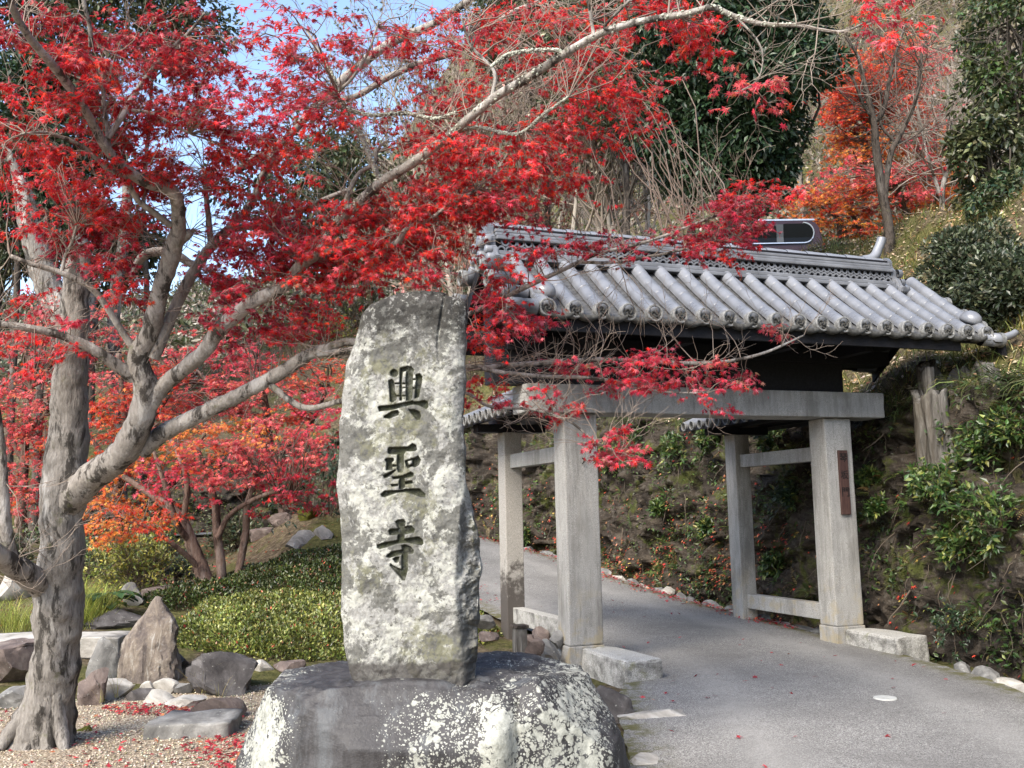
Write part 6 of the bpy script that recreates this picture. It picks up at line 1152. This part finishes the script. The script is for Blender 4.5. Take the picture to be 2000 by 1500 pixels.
    fr = []; ff = []
    for i in range(11):
        y = .08+i*.085; w = .20*math.sin(math.pi*min(1, .18+i*.085)); dz = .35*y*(1-y)-.35*y*y
        for sg in (-1, 1): b_ = len(fr); fr += [(0, y, dz), (sg*w, y+.07, dz-.05), (0, y+.055, dz)]; ff.append((b_, b_+1, b_+2))
    fr = np.array(fr); ff = np.array(ff); vis = np.where((_d > 6) & (_d < 20) & (_u > 900) & (_u < 2050) & (FP[:, 2] > .1))[0]; k = rng.choice(vis, 150); nf = 7; n = 150*nf; P = np.repeat(FP[k], nf, 0)+rng.normal(0, .015, (n, 3)); j = np.argmin(((RS[None, :, :2]-FP[k][:, None, :2])**2).sum(-1), 1); O = np.repeat(-np.stack([RN[j, 0], RN[j, 1], 0*j], 1), nf, 0)
    LD = nrm(O*.8+rng.normal(0, .55, (n, 3))+np.array([0, 0, .35])); N = nrm(np.array([0, 0, 1.])+O*.3+rng.normal(0, .15, (n, 3))); N = nrm(N-LD*(N*LD).sum(1, keepdims=True)); V, F, C = inst(fr, ff, P, np.cross(LD, N), LD, N, np.repeat(rng.uniform(.12, .30, 150), nf)*rng.uniform(.7, 1.1, n), palette(rng, [(.05, .09, .02, 3), (.09, .13, .03, 3), (.16, .17, .05, 1), (.20, .12, .05, .5)], n))
    tag(link('face_ferns', mesh_np('face_ferns', V, F, M['leaf'], C, False)), 'small ferns sprouting from the rock face', 'ferns', kind='stuff')
    k = rng.choice(vis, 260); n = 260; A0 = FP[k]; j = np.argmin(((RS[None, :, :2]-A0[:, None, :2])**2).sum(-1), 1); O = -np.stack([RN[j, 0], RN[j, 1], 0*j], 1); Pt, Rr = curve_twigs(rng, A0-O*.03, A0+O*rng.uniform(.02, .12, (n, 1))+np.stack([rng.normal(0, .15, n), rng.normal(0, .15, n), -rng.uniform(.15, .7, n)], 1), rng.uniform(.004, .012, n), .002, 7, .0); V, F = tubes(Pt, Rr, 4); w = Acc(); w.add(V, F, (.10, .08, .06)); tag(link('face_roots', w.mesh('face_roots', M['twig'])), 'thin roots and dead stems hanging on the rock face', 'roots', kind='stuff')
    # grass hanging over the top edge of the face
    T_ = FACE[:, -1]; k = rng.choice(len(T_), 3200); j = np.argmin(((RS[None, :, :2]-T_[k][:, None, :2])**2).sum(-1), 1); out = -np.stack([RN[j, 0], RN[j, 1], 0*j], 1); n = len(k); P = T_[k]+rng.normal(0, .07, (n, 3)); Yv = nrm(out+rng.normal(0, .5, (n, 3))*np.array([1, 1, 0])); Zv = nrm(np.array([0, 0, .55])+Yv*rng.uniform(.3, 1.6, (n, 1))+rng.normal(0, .25, (n, 3))); Xv = nrm(np.cross(Yv, Zv)+1e-6); Dn = np.cross(Zv, Xv)
    V, F, C = inst(BLADE[0]*np.array([.9, -1.6, 1]), BLADE[1], P, Xv, nrm(np.array([0, 0, 1.])-Zv*Zv[:, 2:]), Zv, rng.uniform(.12, .34, n), palette(rng, [(.10, .11, .035, 3), (.06, .085, .025, 4), (.20, .16, .08, 1), (.04, .06, .02, 3)], n)); tag(link('overhanging_grass', mesh_np('overhanging_grass', V, F, M['grassm'], C)), 'dry grass hanging over the top edge of the rock face', 'grass', kind='stuff')
    # grass and dead leaves on the slope right of the roof
    X = rng.uniform(3.5, 14, 60000); Y = rng.uniform(-5, 12, 60000); lat, zr, hw = road_lat(X, Y); u = lat-hw; ok = (u > 1.0) & (u < 9.5); X, Y = X[ok], Y[ok]; Z = terrain(X, Y); P = np.stack([X, Y, Z], 1); n = len(P); a = np.arange(n) < n*.62; m = a.sum()
    o = rng.uniform(0, 6.28, m); Yv = np.stack([np.cos(o), np.sin(o), 0*o], 1); Zv = nrm(np.array([0, 0, 1.])+Yv*.5); V, F, C = inst(BLADE[0]*np.array([1.6, 1, 1]), BLADE[1], P[a], nrm(np.cross(Yv, Zv)), Yv, Zv, rng.uniform(.08, .24, m), palette(rng, [(.20, .19, .055, 3), (.13, .15, .04, 3), (.30, .25, .10, 2), (.08, .11, .03, 2)], m)); tag(link('slope_grass', mesh_np('slope_grass', V, F, M['grassm'], C)), 'patchy yellowing grass on the slope right of the roof', 'grass', kind='stuff')
    Pl = P[~a]; m = len(Pl); N = nrm(rng.normal(0, .35, (m, 3))+np.array([-.3, -.2, 1])); LD = nrm(np.cross(N, rng.normal(size=(m, 3)))); tag(link('slope_litter', leaf_mesh('slope_litter', OVAL2, Pl+np.array([0, 0, .03]), LD, N, .10*rng.uniform(.5, 1.2, m), palette(rng, [(.42, .33, .22, 3), (.32, .20, .11, 3), (.50, .42, .32, 2), (.25, .11, .06, 1)], m), M['litter'])), 'dry tan leaves scattered on the slope right of the roof', 'fallen leaves', kind='stuff')
    # red litter along the road edges, by the gravel rocks and on the ground
    L = []
    def put(X, Y, lift=.012):
        L.append(np.stack([X, Y, np.maximum(terrain(X, Y, False), np.where(np.abs(road_lat(X, Y)[0]) < 1.62, road_lat(X, Y)[1]+.015, -9))+lift], 1))
    k = rng.choice(np.where((RS[:, 1] > 1) & (RS[:, 0] > -6))[0], 2600); s = 1.62+rng.normal(-.02, .16, len(k)); put(RS[k, 0]+RN[k, 0]*s, RS[k, 1]+RN[k, 1]*s)
    k = rng.choice(np.where((RS[:, 1] > -5) & (RS[:, 1] < 12))[0], 110); s = rng.uniform(-1.6, 1.6, len(k)); put(RS[k, 0]+RN[k, 0]*s, RS[k, 1]+RN[k, 1]*s)
    for (x, y, rx, ry, n) in [(330, 1385, 130, 14, 320), (415, 1452, 70, 34, 110), (200, 1300, 60, 20, 60), (110, 1395, 40, 12, 60), (440, 1470, 40, 40, 90), (500, 1290, 40, 14, 60)]:
        for q in range(n):
            a = rng.uniform(0, 6.28); r = math.sqrt(rng.rand()); p = onz(x+rx*r*math.cos(a), y+ry*r*math.sin(a), -.28); L.append(np.array([[p[0], p[1], -.268]]))
    q = np.array([onz(rng.uniform(0, 480), rng.uniform(1390, 1500), -.28) for _ in range(150)]); q[:, 2] = -.268; L.append(q)
    X = rng.uniform(-6, 1, 2600); Y = rng.uniform(4, 12, 2600); put(X, Y, .02)
    P = np.concatenate(L); n = len(P); N = nrm(rng.normal(0, .28, (n, 3))+np.array([0, 0, 1.])); LD = nrm(np.cross(N, rng.normal(size=(n, 3)))); tag(link('fallen_leaves', leaf_mesh('fallen_leaves', LEAF5, P, LD, N, .042*rng.uniform(.6, 1.2, n), palette(rng, [(.26, .012, .025, 4), (.36, .03, .04, 3), (.16, .012, .02, 2), (.42, .14, .06, 1)], n), M['litter'])), 'fallen red maple leaves on the gravel and road edges', 'fallen leaves', kind='stuff')
    # pebbles
    n = 24000; X = rng.uniform(-7.5, -1.2, n); Y = rng.uniform(-5.5, 1.3, n); lat, zr, hw = road_lat(X, Y); ok = (-lat-hw > .3); X, Y = X[ok], Y[ok]; n = len(X); tv, tf = ico(1); tv = tv*np.array([1, .8, .6]); X_, Y_, Z_ = frames(nrm(rng.normal(0, .3, (n, 3))+np.array([0, 0, 1.])), rng); tv1 = np.array([(1, 0, 0), (-1, 0, 0), (0, .8, 0), (0, -.8, 0), (0, 0, .6), (0, 0, -.6)], float); tf1 = np.array([(0, 2, 4), (2, 1, 4), (1, 3, 4), (3, 0, 4), (2, 0, 5), (1, 2, 5), (3, 1, 5), (0, 3, 5)])
    V, F, C = inst(tv1, tf1, np.stack([X, Y, np.full(n, -.280)], 1), X_, Y_, Z_, rng.uniform(.006, .015, n), palette(rng, [(.39, .335, .25, 4), (.49, .44, .345, 3), (.27, .215, .145, 2), (.21, .19, .165, 1)], n, .15)); tag(link('gravel', mesh_np('gravel', V, F, M['pebble'], C)), 'cream gravel of the court around the big trunk', 'gravel', kind='stuff')
make_garden()

# ------------------------------------------------------------------ hollow stump above the rock face
def make_stump():
    T_ = FACE[:, -1]; uu = np.array([pix(q)[0] for q in T_]); ii = int(np.argmin(np.abs(uu-1850)+np.where(T_[:, 1] > 6, 1e4, 0))); j = np.argmin(((RS[:, :2]-T_[ii, :2])**2).sum(1)); b = T_[ii]+np.array([RN[j, 0]*.26, RN[j, 1]*.26, -1.2]); t = thing('hollow_stump', 'large split hollow grey tree stump on the edge of the rock face', 'stump', b)
    rng = np.random.RandomState(2)
    def shell(name, a0, a1, r0, r1, h, lean, cx, seed, th=.09):
        na, nz_ = 22, 26; a = np.linspace(a0, a1, na); q = np.linspace(0, 1, nz_); V = []
        jag = h*(1+.16*fbm(np.stack([a*2.3, a*0+seed, a*0], -1), 3))
        for s in (1, 0):
            for z in q:
                r = (r0+(r1-r0)*z)-(0 if s else th)+.06*fbm(np.stack([a*5, a*0+z*1.2, a*0+seed], -1), 3)
                V.append(np.stack([cx+np.cos(a)*r+lean[0]*z, np.sin(a)*r+lean[1]*z, jag*z], 1))
        V = np.array(V).reshape(2, nz_, na, 3); idx = np.arange(2*nz_*na).reshape(2, nz_, na); F = []
        F.append(np.stack([idx[0, :-1, :-1], idx[0, :-1, 1:], idx[0, 1:, 1:], idx[0, 1:, :-1]], -1).reshape(-1, 4)); F.append(np.stack([idx[1, :-1, :-1], idx[1, 1:, :-1], idx[1, 1:, 1:], idx[1, :-1, 1:]], -1).reshape(-1, 4))
        F.append(np.stack([idx[0, -1, :-1], idx[0, -1, 1:], idx[1, -1, 1:], idx[1, -1, :-1]], -1)); F.append(np.stack([idx[0, :-1, 0], idx[0, 1:, 0], idx[1, 1:, 0], idx[1, :-1, 0]], -1)); F.append(np.stack([idx[0, :-1, -1], idx[1, :-1, -1], idx[1, 1:, -1], idx[0, 1:, -1]], -1))
        V = V.reshape(-1, 3); Wd = b+V[:, :1]*HR+V[:, 1:2]*HF+V[:, 2:3]*np.array([0, 0, 1.]); link(name, mesh_np(name, Wd, np.concatenate(F), M['deadwood']), t)
    shell('back_shell', -.25, 3.4, .50, .38, 1.48, (-.10, .1), .05, 1); shell('right_slab', -1.35, -.15, .54, .42, 1.42, (-.14, .08), .10, 2, .14); shell('left_shard', 2.9, 4.0, .54, .50, 1.12, (-.10, -.02), .0, 3, .12); shell('front_root', 4.2, 5.0, .60, .50, .80, (0, .05), .0, 4, .12)
make_stump()

# ------------------------------------------------------------------ car behind the crest
def make_car():
    d = 24.0; rear = at(1611, 470, d); roofz = at(1560, 425, d)[2]; gz = roofz-1.64
    t = thing('parked_car', 'dark maroon boxy minivan with chrome-trimmed windows parked above the slope', 'car', (*(rear-HR*1.9)[:2], gz))
    def Wd(x, y, z): return rear-HR*x+HF*y+np.array([0, 0, gz+z-rear[2]])      # x forward from the rear bumper, y away from the viewer
    side = [(.02, .25), (.0, .6), (.03, 1.0), (.10, 1.45), (.22, 1.60), (.6, 1.64), (2.0, 1.63), (2.55, 1.55), (3.05, 1.12), (3.75, 1.0), (3.92, .85), (3.95, .3), (3.7, .2), (.2, .2)]
    def slab(name, pts, y0, y1, mt, inset=0., par=t, crown=0.):
        n = len(pts); V = [Wd(x, y0+inset*max(0, z-1.)*1., z) for x, z in pts]+[Wd(x, y1-inset*max(0, z-1.), z) for x, z in pts]
        bm = bmesh.new(); vs = [bm.verts.new(v) for v in V]; bm.faces.new(vs[:n]); bm.faces.new(vs[n:][::-1])
        for i in range(n): bm.faces.new((vs[i], vs[n+i], vs[n+(i+1) % n], vs[(i+1) % n]))
        bmesh.ops.recalc_face_normals(bm, faces=bm.faces[:])
        if crown: bmesh.ops.bevel(bm, geom=[e for e in bm.edges], offset=crown, segments=2, affect='EDGES')
        o = link(name, bm_mesh(name, bm, mt, False), par); return o
    slab('body', side, 0, 1.66, M['carpaint'], .12, crown=.03)
    def arc(x, z, rx, rz, a0, a1, n=9): return [(x+rx*math.cos(a), z+rz*math.sin(a)) for a in np.linspace(a0, a1, n)]
    for y0, y1 in ((-.006, .03), (1.63, 1.666)):
        slab('rear_window', [(1.02, 1.04), (1.02, 1.50)]+arc(.52, 1.27, .24, .235, math.pi/2, math.pi*1.5), y0, y1, M['glass'], .12); slab('front_window', [(1.22, 1.04), (1.22, 1.46), (1.95, 1.46), (1.95, 1.04)], y0, y1, M['glass'], .12); slab('quarter_window', [(2.2, 1.04), (2.2, 1.46), (2.5, 1.44), (2.85, 1.08)], y0, y1, M['glass'], .12)
        slab('door_pillar', [(1.03, 1.03), (1.03, 1.49), (1.21, 1.49), (1.21, 1.03)], y0-.004, y1, M['pillar'], .12); slab('door_pillar', [(1.96, 1.03), (1.96, 1.49), (2.19, 1.49), (2.19, 1.03)], y0-.004, y1, M['pillar'], .12)
        outer = arc(.52, 1.27, .272, .272, math.pi/2, math.pi*1.5, 13); inner = arc(.52, 1.27, .245, .245, math.pi/2, math.pi*1.5, 13)
        slab('chrome_trim', [(2.9, .998)]+[(.52, .998)]+outer[::-1]+[(.52, 1.542)]+[(.52, 1.515)]+inner+[(.52, 1.025), (2.85, 1.025)], y0-.008, y1, M['chrome'], .12)
        slab('door_handle', [(1.75, .86), (1.75, .90), (2.25, .90), (2.25, .86)], y0-.03, y1-.02, M['chrome'])
        slab('tail_lamp', [(-.02, .72), (-.02, .98), (.06, .98), (.06, .72)], y0-.01 if y0 < 1 else y0-.1, y1+.1 if y0 < 1 else y1+.01, M['lens'])
    slab('roof_rail', [(.2, 1.615), (.2, 1.655), (2.3, 1.665), (2.3, 1.63)], .085, .13, M['chrome']); slab('licence_recess', [(-.025, .60), (-.025, .78), (-.015, .78), (-.015, .60)], .6, 1.06, M['wlens'])
    for x in (.75, 3.15):
        for y in (.02, 1.46):
            c = Wd(x, y+.09, .30); bm = bmesh.new(); bmesh.ops.create_cone(bm, cap_ends=True, segments=24, radius1=.30, radius2=.30, depth=.19); rot = Matrix.Rotation(math.pi/2, 4, 'X'); bm.transform(Matrix.Translation(Vector(c)) @ Matrix.Rotation(-YAW, 4, 'Z') @ rot); w = link('wheel', bm_mesh('wheel', bm, M['tyre']), t)
            bm = bmesh.new(); bmesh.ops.create_cone(bm, cap_ends=True, segments=20, radius1=.19, radius2=.17, depth=.205); bm.transform(Matrix.Translation(Vector(c)) @ Matrix.Rotation(-YAW, 4, 'Z') @ rot); link('rim', bm_mesh('rim', bm, M['chrome']), w)
    print('car ground', gz, 'terrain', tz(*(rear-HR*1.9)[:2]), 'roof', roofz)
make_car()
